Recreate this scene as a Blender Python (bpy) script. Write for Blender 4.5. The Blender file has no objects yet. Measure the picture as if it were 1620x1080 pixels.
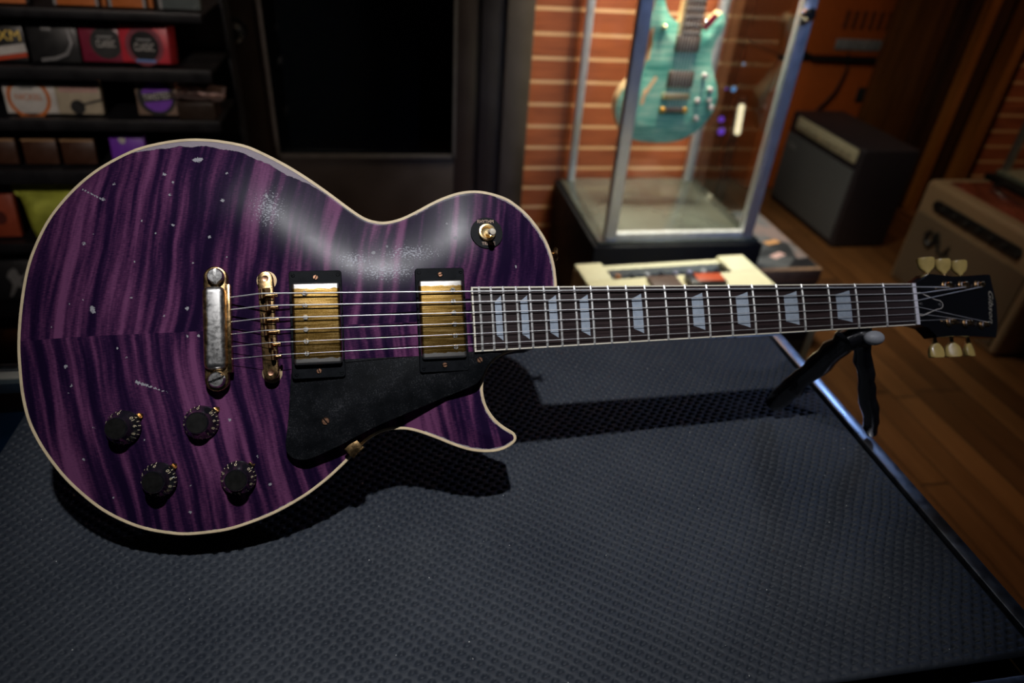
import bpy, bmesh, math, random
import numpy as np
from mathutils import Vector, Matrix, noise
from mathutils.geometry import delaunay_2d_cdt
random.seed(7); PI=math.pi
SC=bpy.context.scene; COL=SC.collection
H=1.3   # camera height above the floor
OUTLINE=[[-386.1, -17.7], [-381.4, -1.7], [-378.9, 15.7], [-378.2, 28.9], [-378.2, 37.2], [-378.9, 48.0], [-381.4, 60.9], [-385.6, 72.9], [-392.6, 85.4], [-401.7, 97.5], [-410.9, 106.1], [-420.3, 112.6], [-435.1, 117.8], [-447.8, 119.7], [-460.7, 118.8], [-473.6, 115.3], [-486.6, 109.9], [-503.6, 101.1], [-516.5, 95.4], [-528.9, 92.7], [-539.0, 93.6], [-549.0, 97.6], [-560.8, 106.4], [-576.5, 119.4], [-596.0, 134.5], [-615.4, 147.5], [-638.5, 160.2], [-651.9, 165.1], [-671.7, 168.7], [-688.0, 169.7], [-700.9, 169.0], [-717.0, 166.4], [-736.3, 160.9], [-756.9, 150.1], [-772.5, 139.0], [-788.1, 123.7], [-803.3, 103.6], [-813.9, 81.9], [-821.3, 58.8], [-825.8, 29.2], [-827.7, -0.1], [-826.9, -21.2], [-825.0, -42.2], [-820.6, -63.4], [-813.3, -81.4], [-803.8, -98.0], [-792.3, -114.1], [-778.6, -129.0], [-764.4, -141.6], [-748.5, -151.7], [-732.8, -158.9], [-715.5, -163.7], [-700.5, -166.1], [-679.0, -165.9], [-664.5, -164.2], [-649.4, -160.4], [-635.2, -155.9], [-620.9, -149.8], [-606.5, -142.3], [-595.4, -135.2], [-584.3, -127.0], [-570.7, -115.3], [-558.5, -103.2], [-549.8, -97.0], [-540.3, -92.9], [-531.0, -91.6], [-518.9, -92.5], [-507.2, -96.3], [-493.8, -102.2], [-480.6, -108.6], [-467.4, -113.8], [-456.4, -116.2], [-445.4, -116.9], [-435.6, -115.2], [-428.3, -111.6], [-424.7, -107.8], [-424.7, -103.5], [-427.6, -100.0], [-434.3, -95.4], [-441.6, -88.7], [-447.3, -80.0], [-450.4, -71.5], [-451.5, -61.8], [-450.1, -52.2], [-446.5, -44.0], [-441.0, -37.3], [-432.7, -32.0], [-423.9, -28.9], [-412.4, -27.3], [-401.0, -26.5]]
GUARD=[[-461.5, -28.1], [-433.9, -30.8], [-441.8, -34.6], [-447.7, -40.4], [-453.0, -49.7], [-458.9, -56.3], [-470.1, -61.0], [-486.8, -66.5], [-516.4, -76.9], [-543.1, -86.4], [-560.2, -93.7], [-575.7, -101.0], [-593.7, -108.0], [-603.7, -110.9], [-612.4, -109.6], [-618.4, -104.4], [-619.5, -96.0], [-616.9, -76.7], [-613.9, -44.8], [-611.8, -29.2], [-567.8, -29.3], [-506.2, -29.6]]
HEAD=[[7.9, 22.6], [15.4, 25.5], [24.4, 29.2], [33.9, 33.2], [52.1, 32.9], [77.5, 32.1], [108.8, 33.8], [154.5, 37.4], [159.9, 36.5], [161.6, 26.2], [166.4, 5.0], [163.5, -18.5], [156.2, -35.7], [126.3, -34.8], [93.5, -33.8], [63.1, -33.6], [35.4, -34.8], [29.1, -30.0], [20.3, -24.6], [6.9, -22.2]]
POSTS=[[57.1, 21.0], [90.5, 22.0], [125.1, 23.4], [58.8, -18.2], [91.6, -19.3], [125.1, -21.0]]
BUTTONS=[[23.5, 41.9], [58.2, 43.7], [90.5, 45.2], [23.5, -48.8], [56.9, -50.5], [89.1, -51.3]]
LOGO=[[145.6, 17.7], [154.0, -17.0]]
DINGS=[[-687.9, 148.7, 1.8], [-686.1, 149.0, 2.2], [-684.2, 149.0, 2.4], [-682.6, 149.3, 1.8], [-711.6, 135.5, 1.7], [-751.9, 128.6, 1.2], [-704.2, 128.0, 1.2], [-706.6, 116.5, 1.4], [-661.3, 135.9, 1.3], [-664.7, 110.5, 1.7], [-675.4, 79.2, 1.5], [-774.0, 77.4, 1.5], [-734.0, 59.8, 1.1], [-766.9, 22.5, 2.2], [-766.2, 20.1, 1.8], [-694.4, 19.5, 1.7], [-704.2, 89.9, 1.5], [-717.2, 83.5, 1], [-728.7, 94.2, 0.9], [-736.6, 30.2, 1.1], [-712.0, 14.0, 1], [-766.9, 84.9, 0.8], [-629.4, 115.3, 1.7], [-625.8, 104.7, 1.6], [-694.3, -3.7, 1.2], [-685.8, -3.6, 1.4], [-799.8, 9.1, 0.8], [-785.0, 27.0, 0.8], [-662.3, 62.1, 1], [-689.2, 57.0, 1], [-774.7, 30.2, 0.8], [-788.2, -23.3, 1.8], [-776.9, -98.4, 1.3], [-728.8, -86.1, 1.1], [-767.4, -73.1, 1], [-697.2, -147.2, 1.4], [-755.7, -130.5, 0.8], [-747.8, -10.9, 1], [-741.1, -18.5, 1], [-783.6, -39.0, 1.2], [-786.5, -44.6, 1], [-663.2, -74.2, 1.5], [-633.9, -129.5, 1.5], [-642.4, -105.7, 1.1], [-670.5, -90.8, 0.9], [-728.9, -86.2, 0.8], [-695.5, -125.6, 0.9], [-469.4, 74.8, 2], [-522.1, 63.2, 1.2], [-529.4, 68.8, 1.3], [-416.2, 47.3, 1.2], [-541.5, 63.3, 2], [-475.9, 88.6, 1.2], [-777.4, 125.3, 1.0], [-775.3, 124.0, 1.0], [-773.1, 122.7, 1.0], [-771.0, 121.4, 1.0], [-768.8, 120.1, 1.0], [-766.6, 118.8, 1.0], [-764.5, 117.5, 1.0], [-762.3, 116.2, 1.0], [-760.1, 114.9, 1.6], [-733.9, -39.2, 1.5], [-731.7, -40.1, 1.4272727272727272], [-729.6, -40.9, 1.3545454545454545], [-727.4, -41.8, 1.2818181818181817], [-725.2, -42.6, 1.209090909090909], [-723.1, -43.5, 1.1363636363636362], [-720.9, -44.4, 1.0636363636363637], [-718.8, -45.2, 0.9909090909090909], [-716.6, -46.1, 0.9181818181818181], [-714.4, -47.0, 0.8454545454545453], [-712.3, -47.8, 0.7727272727272727], [-710.1, -48.7, 0.7]]
CHECKS=[[-532.0, 46.0, 34, 11], [-627.5, 102.9, 15, 20], [-509.6, 62.1, 30, 9], [-558.3, 56.8, 20, 9]]
WEAR=[[-748.3, 0], [-733.2, 3.3], [-723.6, 4.7], [-708.9, 6.7], [-701.2, 6], [-691.5, 7.6], [-678.6, 6.4], [-667.1, 8], [-652.0, 7], [-637.2, 8.4], [-628.7, 6.8], [-618.6, 7.5], [-612.2, 8], [-602.0, 5.2], [-591.7, 3.2], [-576.0, 2.5]]

# ---------------------------------------------------------------- materials
def nt_new(name):
    m=bpy.data.materials.new(name); m.use_nodes=True; t=m.node_tree; t.nodes.clear()
    o=t.nodes.new('ShaderNodeOutputMaterial'); b=t.nodes.new('ShaderNodeBsdfPrincipled')
    t.links.new(b.outputs[0],o.inputs[0]); return m,t,b
def nd(t,typ,**k):
    n=t.nodes.new('ShaderNode'+typ)
    ins=k.pop('ins',{})
    for a,v in k.items(): setattr(n,a,v)
    for a,v in ins.items():
        if isinstance(v,bpy.types.NodeSocket): t.links.new(v,n.inputs[a])
        else: n.inputs[a].default_value=v
    return n
def mth(t,op,a,b=0.0,c=None,clamp=False):
    n=t.nodes.new('ShaderNodeMath'); n.operation=op; n.use_clamp=clamp
    for i,v in enumerate((a,b,c)):
        if v is None: continue
        if isinstance(v,bpy.types.NodeSocket): t.links.new(v,n.inputs[i])
        else: n.inputs[i].default_value=v
    return n.outputs[0]
def mix(t,f,a,b,blend='MIX'):
    n=t.nodes.new('ShaderNodeMix'); n.data_type='RGBA'; n.blend_type=blend
    for i,v in ((0,f),(6,a),(7,b)):
        if isinstance(v,bpy.types.NodeSocket): t.links.new(v,n.inputs[i])
        elif i==0: n.inputs[i].default_value=v
        else: n.inputs[i].default_value=(*v,1) if len(v)==3 else v
    return n.outputs[2]
def ramp(t,f,stops):
    n=t.nodes.new('ShaderNodeValToRGB'); e=n.color_ramp.elements
    while len(e)<len(stops): e.new(0.5)
    for i,(p,c) in enumerate(stops): e[i].position=p; e[i].color=(*c,1) if len(c)==3 else c
    t.links.new(f,n.inputs[0]); return n.outputs[0]
def vec(t,x,y,z=0.0):
    n=t.nodes.new('ShaderNodeCombineXYZ')
    for i,v in enumerate((x,y,z)):
        if isinstance(v,bpy.types.NodeSocket): t.links.new(v,n.inputs[i])
        else: n.inputs[i].default_value=v
    return n.outputs[0]
def noise_(t,v,scale=1,detail=2,rough=.5):
    n=nd(t,'TexNoise',ins={'Scale':scale,'Detail':detail,'Roughness':rough})
    if v is not None: t.links.new(v,n.inputs['Vector'])
    return n.outputs['Fac']
def objco(t): return t.nodes.new('ShaderNodeTexCoord').outputs['Object']
def bump(t,b,h,strength=.3,dist=.001):
    n=nd(t,'Bump',ins={'Strength':strength,'Distance':dist,'Height':h}); t.links.new(n.outputs[0],b.inputs['Normal'])
MATS={}
def mat(name,col,rough=.5,metal=0,coat=0,var=.15,scale=40,emis=None,es=0,bmp=0,trans=0,spec=.5,crough=.1,ior=1.5):
    """plain procedural material: base colour broken up by noise, uneven roughness, optional grain bump"""
    if name in MATS: return MATS[name]
    m,t,b=nt_new(name); c=objco(t); n=noise_(t,c,scale,4)
    lo=tuple(x*(1-var) for x in col); hi=tuple(min(1,x*(1+var)) for x in col)
    t.links.new(ramp(t,n,[(.3,lo),(.7,hi)]),b.inputs['Base Color'])
    r=nd(t,'MapRange',ins={'Value':n,'From Min':.3,'From Max':.7,'To Min':rough*.85,'To Max':min(1,rough*1.15)})
    t.links.new(r.outputs[0],b.inputs['Roughness'])
    b.inputs['Metallic'].default_value=metal; b.inputs['Coat Weight'].default_value=coat; b.inputs['Coat Roughness'].default_value=crough
    b.inputs['Specular IOR Level'].default_value=spec
    if trans: b.inputs['Transmission Weight'].default_value=trans; b.inputs['IOR'].default_value=ior
    if emis: b.inputs['Emission Color'].default_value=(*emis,1); b.inputs['Emission Strength'].default_value=es
    if bmp: bump(t,b,noise_(t,c,scale*6,3),bmp)
    MATS[name]=m; return m
def glass_mat(name,tint=(1,1,1),rough=0.0):
    """thin pane: fresnel-weighted mirror over clear transmission"""
    if name in MATS: return MATS[name]
    m=bpy.data.materials.new(name); m.use_nodes=True; t=m.node_tree; t.nodes.clear()
    o=t.nodes.new('ShaderNodeOutputMaterial'); fr=nd(t,'Fresnel',ins={'IOR':1.5})
    n=noise_(t,objco(t),30,2); r=nd(t,'MapRange',ins={'Value':n,'To Min':rough,'To Max':rough+.03})
    g=nd(t,'BsdfGlossy'); t.links.new(r.outputs[0],g.inputs['Roughness'])
    tr=nd(t,'BsdfTransparent'); tr.inputs[0].default_value=(*tint,1)
    gi=t.nodes.new('ShaderNodeNewGeometry'); fz=mth(t,'MULTIPLY',fr.outputs[0],mth(t,'SUBTRACT',1.0,gi.outputs['Backfacing'])); mx=t.nodes.new('ShaderNodeMixShader'); t.links.new(fz,mx.inputs[0]); t.links.new(tr.outputs[0],mx.inputs[1]); t.links.new(g.outputs[0],mx.inputs[2])
    t.links.new(mx.outputs[0],o.inputs[0]); MATS[name]=m; return m
# ---------------------------------------------------------------- mesh helpers
def BM(): return bmesh.new()
def box(bm,x0,x1,y0,y1,z0,z1,bev=0,seg=2,M=None):
    r=bmesh.ops.create_cube(bm,size=1); vs=r['verts']
    for v in vs: v.co=Vector(((x0+x1)/2+v.co.x*(x1-x0),(y0+y1)/2+v.co.y*(y1-y0),(z0+z1)/2+v.co.z*(z1-z0)))
    if M is not None: bmesh.ops.transform(bm,matrix=M,verts=vs)
    if bev:
        es=list({e for v in vs for e in v.link_edges})
        bmesh.ops.bevel(bm,geom=es,offset=bev,segments=seg,profile=.5,affect='EDGES')
def prism(bm,pts,z0,z1,bev=0,seg=2,M=None,zf=None):
    """pts: 2-D outline; extruded between z0 and z1 (zf(x,y) adds to the height)"""
    zf=zf or (lambda x,y:0)
    lo=[bm.verts.new((x,y,z0+zf(x,y))) for x,y in pts]; hi=[bm.verts.new((x,y,z1+zf(x,y))) for x,y in pts]
    f1=bm.faces.new(hi); f0=bm.faces.new(lo[::-1]); n=len(pts)
    for i in range(n): bm.faces.new((lo[i],lo[(i+1)%n],hi[(i+1)%n],hi[i]))
    bmesh.ops.recalc_face_normals(bm,faces=list({f for v in lo+hi for f in v.link_faces}))
    if bev: bmesh.ops.bevel(bm,geom=list(f1.edges),offset=bev,segments=seg,profile=.5,affect='EDGES')
    if M is not None: bmesh.ops.transform(bm,matrix=M,verts=[v for v in bm.verts if v.tag is False and v in set(lo+hi)] if not bev else list(bm.verts))
def lathe(bm,prof,seg=32,M=None):
    rings=[];vs=[]
    for r,z in prof:
        if r<1e-6: v=bm.verts.new((0,0,z)); rings.append([v]); vs.append(v)
        else:
            ring=[bm.verts.new((r*math.cos(2*PI*i/seg),r*math.sin(2*PI*i/seg),z)) for i in range(seg)]; rings.append(ring); vs+=ring
    for a,b in zip(rings,rings[1:]):
        for i in range(seg):
            j=(i+1)%seg
            if len(a)==1 and len(b)==1: continue
            if len(a)==1: bm.faces.new((a[0],b[j],b[i]))
            elif len(b)==1: bm.faces.new((a[i],a[j],b[0]))
            else: bm.faces.new((a[i],a[j],b[j],b[i]))
    for ring in (rings[0],rings[-1]):
        if len(ring)>1: bm.faces.new(ring)
    bmesh.ops.recalc_face_normals(bm,faces=list({f for v in vs for f in v.link_faces}))
    if M is not None: bmesh.ops.transform(bm,matrix=M,verts=vs)
def cyl(bm,p0,p1,r0,r1=None,seg=20,cap=0):
    r1=r0 if r1 is None else r1; p0=Vector(p0);p1=Vector(p1);d=p1-p0;L=d.length
    M=Matrix.Translation(p0)@d.to_track_quat('Z','Y').to_matrix().to_4x4()
    c=min(r0,r1)*cap
    lathe(bm,[(0,0),(r0-c,0),(r0,c),(r1,L-c),(r1-c,L),(0,L)] if c else [(0,0),(r0,0),(r1,L),(0,L)],seg,M)
def tube(bm,path,r,seg=8):
    path=[Vector(p) for p in path]; rs=r if isinstance(r,(list,tuple)) else [r]*len(path)
    rings=[]; up=None
    for i,p in enumerate(path):
        d=(path[min(i+1,len(path)-1)]-path[max(i-1,0)]).normalized()
        if up is None: up=d.orthogonal().normalized()
        up=(up-d*up.dot(d)).normalized(); w=d.cross(up)
        rings.append([bm.verts.new(p+(up*math.cos(2*PI*k/seg)+w*math.sin(2*PI*k/seg))*rs[i]) for k in range(seg)])
    for a,b in zip(rings,rings[1:]):
        for k in range(seg): bm.faces.new((a[k],a[(k+1)%seg],b[(k+1)%seg],b[k]))
    bm.faces.new(rings[0][::-1]); bm.faces.new(rings[-1])
def addtext(bm,s,size,M,ext=.0,shear=0,sx=1.0):
    """flat lettering in the built-in font, centred on M's origin"""
    cu=bpy.data.curves.new('txt','FONT'); cu.body=s; cu.size=size; cu.extrude=ext; cu.align_x='CENTER'; cu.align_y='CENTER'; cu.shear=shear; cu.resolution_u=3
    o=bpy.data.objects.new('txt',cu); COL.objects.link(o); dg=bpy.context.evaluated_depsgraph_get(); dg.update()
    me=bpy.data.meshes.new_from_object(o.evaluated_get(dg)); me.transform(M@Matrix.Diagonal((sx,1,1,1)))
    bm.from_mesh(me); bpy.data.objects.remove(o); bpy.data.curves.remove(cu); bpy.data.meshes.remove(me)
def spline(pts,n=4,closed=True):
    out=[];N=len(pts)
    for i in range(N if closed else N-1):
        p=[pts[(i+k)%N] if closed else pts[max(0,min(N-1,i+k))] for k in (-1,0,1,2)]
        for j in range(n):
            u=j/n; out.append(tuple(.5*(2*p[1][a]+(p[2][a]-p[0][a])*u+(2*p[0][a]-5*p[1][a]+4*p[2][a]-p[3][a])*u*u+(3*p[1][a]-p[0][a]-3*p[2][a]+p[3][a])*u**3) for a in (0,1)))
    if not closed: out.append(tuple(pts[-1]))
    return out
def rrect(x0,x1,y0,y1,r,n=5):
    out=[]
    for cx,cy,a in ((x1-r,y1-r,0),(x0+r,y1-r,90),(x0+r,y0+r,180),(x1-r,y0+r,270)):
        for k in range(n+1):
            t=math.radians(a+90*k/n); out.append((cx+r*math.cos(t),cy+r*math.sin(t)))
    return out
def disc_pts(cx,cy,r,n=32): return [(cx+r*math.cos(2*PI*k/n),cy+r*math.sin(2*PI*k/n)) for k in range(n)]
# ---------------------------------------------------------------- object helpers
def thing(name,label,cat,loc=(0,0,0),rot=(0,0,0),group=None):
    o=bpy.data.objects.new(name,None); COL.objects.link(o); o.location=loc; o.rotation_euler=rot; o.empty_display_size=.05
    o['label']=label; o['category']=cat
    if group: o['group']=group
    return o
def finish(name,bm,m,parent=None,smooth=32,T=None,local=False):
    """link bm as one mesh; when the parent is a thing the mesh is given in world axes unless local"""
    if T is not None: bmesh.ops.transform(bm,matrix=T,verts=bm.verts)
    if parent is not None and not local:
        r=parent
        while r.parent: r=r.parent
        bmesh.ops.translate(bm,vec=-Vector(r.location),verts=bm.verts)
    me=bpy.data.meshes.new(name); bm.to_mesh(me); bm.free()
    me.materials.append(m)
    if smooth:
        me.polygons.foreach_set('use_smooth',[True]*len(me.polygons)); me.set_sharp_from_angle(angle=math.radians(smooth))
    o=bpy.data.objects.new(name,me); COL.objects.link(o); o.parent=parent
    return o
def tag(o,label,cat,group=None,kind=None):
    if label: o['label']=label
    if cat: o['category']=cat
    if group: o['group']=group
    if kind: o['kind']=kind
    return o
def struct(name,bm,m,label=None,smooth=32):
    o=finish(name,bm,m,None,smooth); o['kind']='structure'
    if label:o['label']=label
    return o
def copy_thing(o,parent=None):
    c=o.copy(); COL.objects.link(c); c.parent=parent
    for ch in list(o.children): copy_thing(ch,c)
    return c
# ================================================================= THE GUITAR
# guitar frame in mm: x from tail to head (nut at 0), y towards the bass side, z out of the fretboard
TH=math.radians(4.4); TAN=math.tan(TH); S=628.65
GR=Matrix(((0.998446,-0.004648,0.055533),(0.045698,0.638600,-0.768181),(-0.031893,0.769525,0.637820)))
GT=Vector((0.5281412,0.5215180,-0.3335217+H))
G0=Vector((-696.2,-166.0,-83.2))
fret=lambda n:S*(1-2**(-n/12))
hw=lambda u:21.5+(28.6-21.5)*u/452.
rimz=lambda u:-9+TAN*(u+380)
guitar=thing('electric_guitar','purple flame-top electric guitar with worn cream binding, leaning on the black rubber mat','guitar',GT+GR@(G0*.001))
guitar.rotation_mode='QUATERNION'; guitar.rotation_quaternion=GR.to_quaternion()
TG=Matrix.Scale(.001,4)@Matrix.Translation(-G0)
def gobj(name,bm,m,parent=None,smooth=32,label=None):
    o=finish(name,bm,m,parent or guitar,smooth,T=TG,local=True)
    if label:o['label']=label
    return o
outline=spline([tuple(p) for p in OUTLINE],4)
OA=np.array(outline); OB=np.roll(OA,-1,0)
def edge_dist(P):
    out=np.full(len(P),1e9); E=OB-OA; L2=(E**2).sum(1)
    for i in range(len(OA)):
        t=np.clip(((P-OA[i])@E[i])/max(L2[i],1e-9),0,1); q=OA[i]+t[:,None]*E[i]
        out=np.minimum(out,np.hypot(P[:,0]-q[:,0],P[:,1]-q[:,1]))
    return out
def inside(P):
    c=np.zeros(len(P),bool)
    for a,b in zip(OA,OB):
        if a[1]==b[1]: continue
        m=((a[1]>P[:,1])!=(b[1]>P[:,1]))&(P[:,0]<(b[0]-a[0])*(P[:,1]-a[1])/(b[1]-a[1])+a[0]); c^=m
    return c
def carve(u,d):
    hm=7.5+6.5*np.clip((-400-u)/160.,0,1); t=np.clip((d-2.5)/76.,0,1); return hm*(.3*t*t*(3-2*t)+.7*(1-(1-t)**2.1))
def surf(u,v):
    d=edge_dist(np.array([[u,v]]))[0]; return rimz(u)+float(carve(u,d))
def surfM(u,v,dz=0,flat=.5):
    e=4; hx=(surf(u+e,v)-surf(u-e,v))/(2*e); hy=(surf(u,v+e)-surf(u,v-e))/(2*e)*flat
    n=Vector((-hx,-hy,1)).normalized(); x=Vector((1,0,0)); x=(x-n*x.dot(n)).normalized(); y=n.cross(x)
    M=Matrix((x,y,n)).transposed().to_4x4(); M.translation=Vector((u,v,surf(u,v)))+n*dz; return M
# --- carved maple top
step=1.55; xs=np.arange(-830,-374,step); rows=[]
for i,y in enumerate(np.arange(-169,172,step*.88)): rows.append(np.stack([xs+(step/2 if i%2 else 0),np.full(len(xs),y)],1))
P=np.concatenate(rows); P=P[inside(P)]; D_=edge_dist(P); P=P[D_>.9]
allp=[Vector(p) for p in outline]+[Vector(p) for p in P]
n0=len(outline)
vo,eo,fo,*_=delaunay_2d_cdt(allp,[(i,(i+1)%n0) for i in range(n0)],[],1,1e-4)
V=np.array([(v.x,v.y) for v in vo]); dd=edge_dist(V); Z=rimz(V[:,0])+carve(V[:,0],dd)
me=bpy.data.meshes.new('carved_top'); L=np.stack([V[:,0],V[:,1],Z],1)
me.from_pydata(((L-np.array(G0))*.001).tolist(),[],[list(f) for f in fo])
me.polygons.foreach_set('use_smooth',[True]*len(me.polygons))
def attr(name,a):
    at=me.attributes.new(name,'FLOAT','POINT'); at.data.foreach_set('value',np.asarray(a,dtype=np.float32))
wu=np.array([w[0] for w in WEAR]); wv=np.array([w[1] for w in WEAR])
o_=np.argsort(wu); ww_=np.where(V[:,1]>60,np.interp(V[:,0],wu[o_],wv[o_],0,0),0)
# chipped lacquer along the binding: treble bout, horn and the upper shoulder
def zone(u0,u1,v0,v1,w): return np.where((V[:,0]>u0)&(V[:,0]<u1)&(V[:,1]>v0)&(V[:,1]<v1),w,0)
for z in ((-740,-650,-170,-150,1.9),(-650,-612,-165,-145,2.3),(-505,-428,-125,-80,2.6),(-456,-430,-80,-30,2.2),(-430,-376,20,118,2.9),(-505,-490,90,112,2.6),(-800,-740,60,150,1.6)):
    ww_=np.maximum(ww_,zone(*z))
attr('edged',dd); attr('wearw',np.where(ww_>0,ww_+.9,0))
dg_=np.zeros(len(V))
for u,v,r in DINGS: dg_=np.maximum(dg_,np.clip(1-np.hypot(V[:,0]-u,V[:,1]-v)/(r*1.5),0,1))
attr('ding',dg_)
ck=np.zeros(len(V))
for u,v,a,b in CHECKS: ck=np.maximum(ck,np.exp(-(((V[:,0]-u)/a)**2+((V[:,1]-v)/b)**2)))
attr('checks',ck)
def flame_mat():
    m,t,b=nt_new('flame_maple'); c=objco(t); sp=nd(t,'SeparateXYZ',ins={0:c}); X=sp.outputs[0]
    v=mth(t,'ADD',sp.outputs[1],G0.y*.001); av=mth(t,'ABSOLUTE',v); side=mth(t,'GREATER_THAN',v,0.0)
    wob=noise_(t,vec(t,mth(t,'MULTIPLY',X,7),mth(t,'MULTIPLY',v,11)),1,1)
    s=mth(t,'SUBTRACT',X,mth(t,'MULTIPLY',av,.17)); s=mth(t,'ADD',s,mth(t,'MULTIPLY',wob,.016))
    off=mth(t,'MULTIPLY',side,7.3)
    n1=noise_(t,vec(t,mth(t,'MULTIPLY',s,115),mth(t,'MULTIPLY',v,5.5),off),1,1,.5)
    n2=noise_(t,vec(t,mth(t,'MULTIPLY',s,300),mth(t,'MULTIPLY',v,22),off),1,2,.6)
    big=noise_(t,vec(t,mth(t,'MULTIPLY',X,7),mth(t,'MULTIPLY',v,7),off),1,1)
    gr=noise_(t,vec(t,mth(t,'MULTIPLY',X,250),mth(t,'MULTIPLY',v,1300),0.0),1,3,.7)
    f=mth(t,'ADD',mth(t,'MULTIPLY',n1,1.0),mth(t,'MULTIPLY',n2,.36)); f=mth(t,'ADD',f,mth(t,'MULTIPLY',big,.30)); f=mth(t,'ADD',f,mth(t,'MULTIPLY',mth(t,'SUBTRACT',gr,.5),.42))
    col=ramp(t,mth(t,'MULTIPLY',f,.6),[(.40,(.011,.0045,.024)),(.475,(.026,.009,.040)),(.54,(.080,.023,.074)),(.63,(.175,.055,.14))])
    dn=noise_(t,c,700,4,.7); dn2=noise_(t,c,160,3,.6)
    ed=nd(t,'Attribute',attribute_name='edged').outputs['Fac']; ww=nd(t,'Attribute',attribute_name='wearw').outputs['Fac']
    jag=mth(t,'MULTIPLY',mth(t,'SUBTRACT',mth(t,'ADD',mth(t,'MULTIPLY',dn,.35),mth(t,'MULTIPLY',dn2,.65)),.5),3.6)
    wear=mth(t,'GREATER_THAN',mth(t,'SUBTRACT',mth(t,'ADD',ww,jag),ed),0.35)
    wear=mth(t,'MULTIPLY',wear,mth(t,'GREATER_THAN',ww,.5))
    dg=nd(t,'Attribute',attribute_name='ding').outputs['Fac']
    ding=mth(t,'GREATER_THAN',mth(t,'ADD',dg,mth(t,'MULTIPLY',mth(t,'SUBTRACT',dn,.5),1.5)),.42)
    ding=mth(t,'MULTIPLY',ding,mth(t,'GREATER_THAN',dg,.05))
    ck=nd(t,'Attribute',attribute_name='checks').outputs['Fac']
    cn=noise_(t,vec(t,mth(t,'MULTIPLY',X,520),mth(t,'MULTIPLY',v,760)),1,3,.65)
    chk=mth(t,'GREATER_THAN',mth(t,'ADD',mth(t,'MULTIPLY',ck,.24),cn),.745)
    chk=mth(t,'MULTIPLY',chk,mth(t,'GREATER_THAN',ck,.12))
    wcol=mix(t,mth(t,'ADD',mth(t,'MULTIPLY',gr,.7),.1),(.42,.37,.40),(.20,.16,.20))
    c2=mix(t,wear,col,wcol); c3=mix(t,ding,c2,(.36,.35,.38)); c4=mix(t,mth(t,'MULTIPLY',chk,.85),c3,(.46,.46,.52))
    t.links.new(c4,b.inputs['Base Color'])
    anyw=mth(t,'MAXIMUM',mth(t,'MAXIMUM',wear,ding),mth(t,'MULTIPLY',chk,.4))
    haze=noise_(t,c,24,4,.6)
    r=mth(t,'ADD',mth(t,'MULTIPLY',haze,.14),.17); t.links.new(mth(t,'ADD',r,mth(t,'ADD',.06,mth(t,'MULTIPLY',anyw,.35))),b.inputs['Roughness'])
    t.links.new(mth(t,'SUBTRACT',.055,mth(t,'MULTIPLY',anyw,.05)),b.inputs['Coat Weight']); t.links.new(r,b.inputs['Coat Roughness'])
    hgt=mth(t,'SUBTRACT',mth(t,'ADD',mth(t,'MULTIPLY',haze,.4),mth(t,'MULTIPLY',gr,.06)),mth(t,'MULTIPLY',anyw,.5))
    b.inputs['Specular IOR Level'].default_value=.05; bump(t,b,hgt,.35,.0006); return m
me.materials.append(flame_mat()); top=bpy.data.objects.new('carved_top',me); COL.objects.link(top); top.parent=guitar
# --- body sides and back
NR=Vector((-math.sin(TH),0,math.cos(TH)))
def ring_strip(bm,levels):
    """levels: list of (outward offset mm, depth along rim normal mm) -> closed strip round the outline"""
    n=len(outline); nor=[]
    for i in range(n):
        a=Vector(outline[i-1]);b_=Vector(outline[(i+1)%n]); d=(b_-a).normalized(); nor.append(Vector((d.y,-d.x)))
    area=sum(outline[i-1][0]*outline[i][1]-outline[i][0]*outline[i-1][1] for i in range(n)); sg=1 if area>0 else -1
    rings=[]
    for off,dep in levels:
        rg=[]
        for i in range(n):
            x,y=outline[i][0]+nor[i].x*off*sg,outline[i][1]+nor[i].y*off*sg
            rg.append(bm.verts.new(Vector((x,y,rimz(x)))+NR*dep))
        rings.append(rg)
    for a,b_ in zip(rings,rings[1:]):
        for i in range(n): bm.faces.new((a[i],a[(i+1)%n],b_[(i+1)%n],b_[i]))
    return rings
bm=BM(); rg=ring_strip(bm,[(-1,-.5),(0,-1.0),(0,-48),(-1.5,-50)]); bm.faces.new(rg[-1]); bmesh.ops.recalc_face_normals(bm,faces=bm.faces)
gobj('body',bm,mat('mahogany',(.05,.014,.02),.35,coat=.4,scale=60),label='dark stained body back and sides')
bind=mat('aged_binding',(.80,.63,.40),.38,coat=.3,var=.12,scale=90)
bm=BM(); ring_strip(bm,[(-2.45,-.4),(-2.35,.32),(-.4,.34),(.12,-.1),(.15,-5.4),(-.5,-5.6)]); bmesh.ops.recalc_face_normals(bm,faces=bm.faces)
gobj('binding',bm,bind,label='cream binding')
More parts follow.
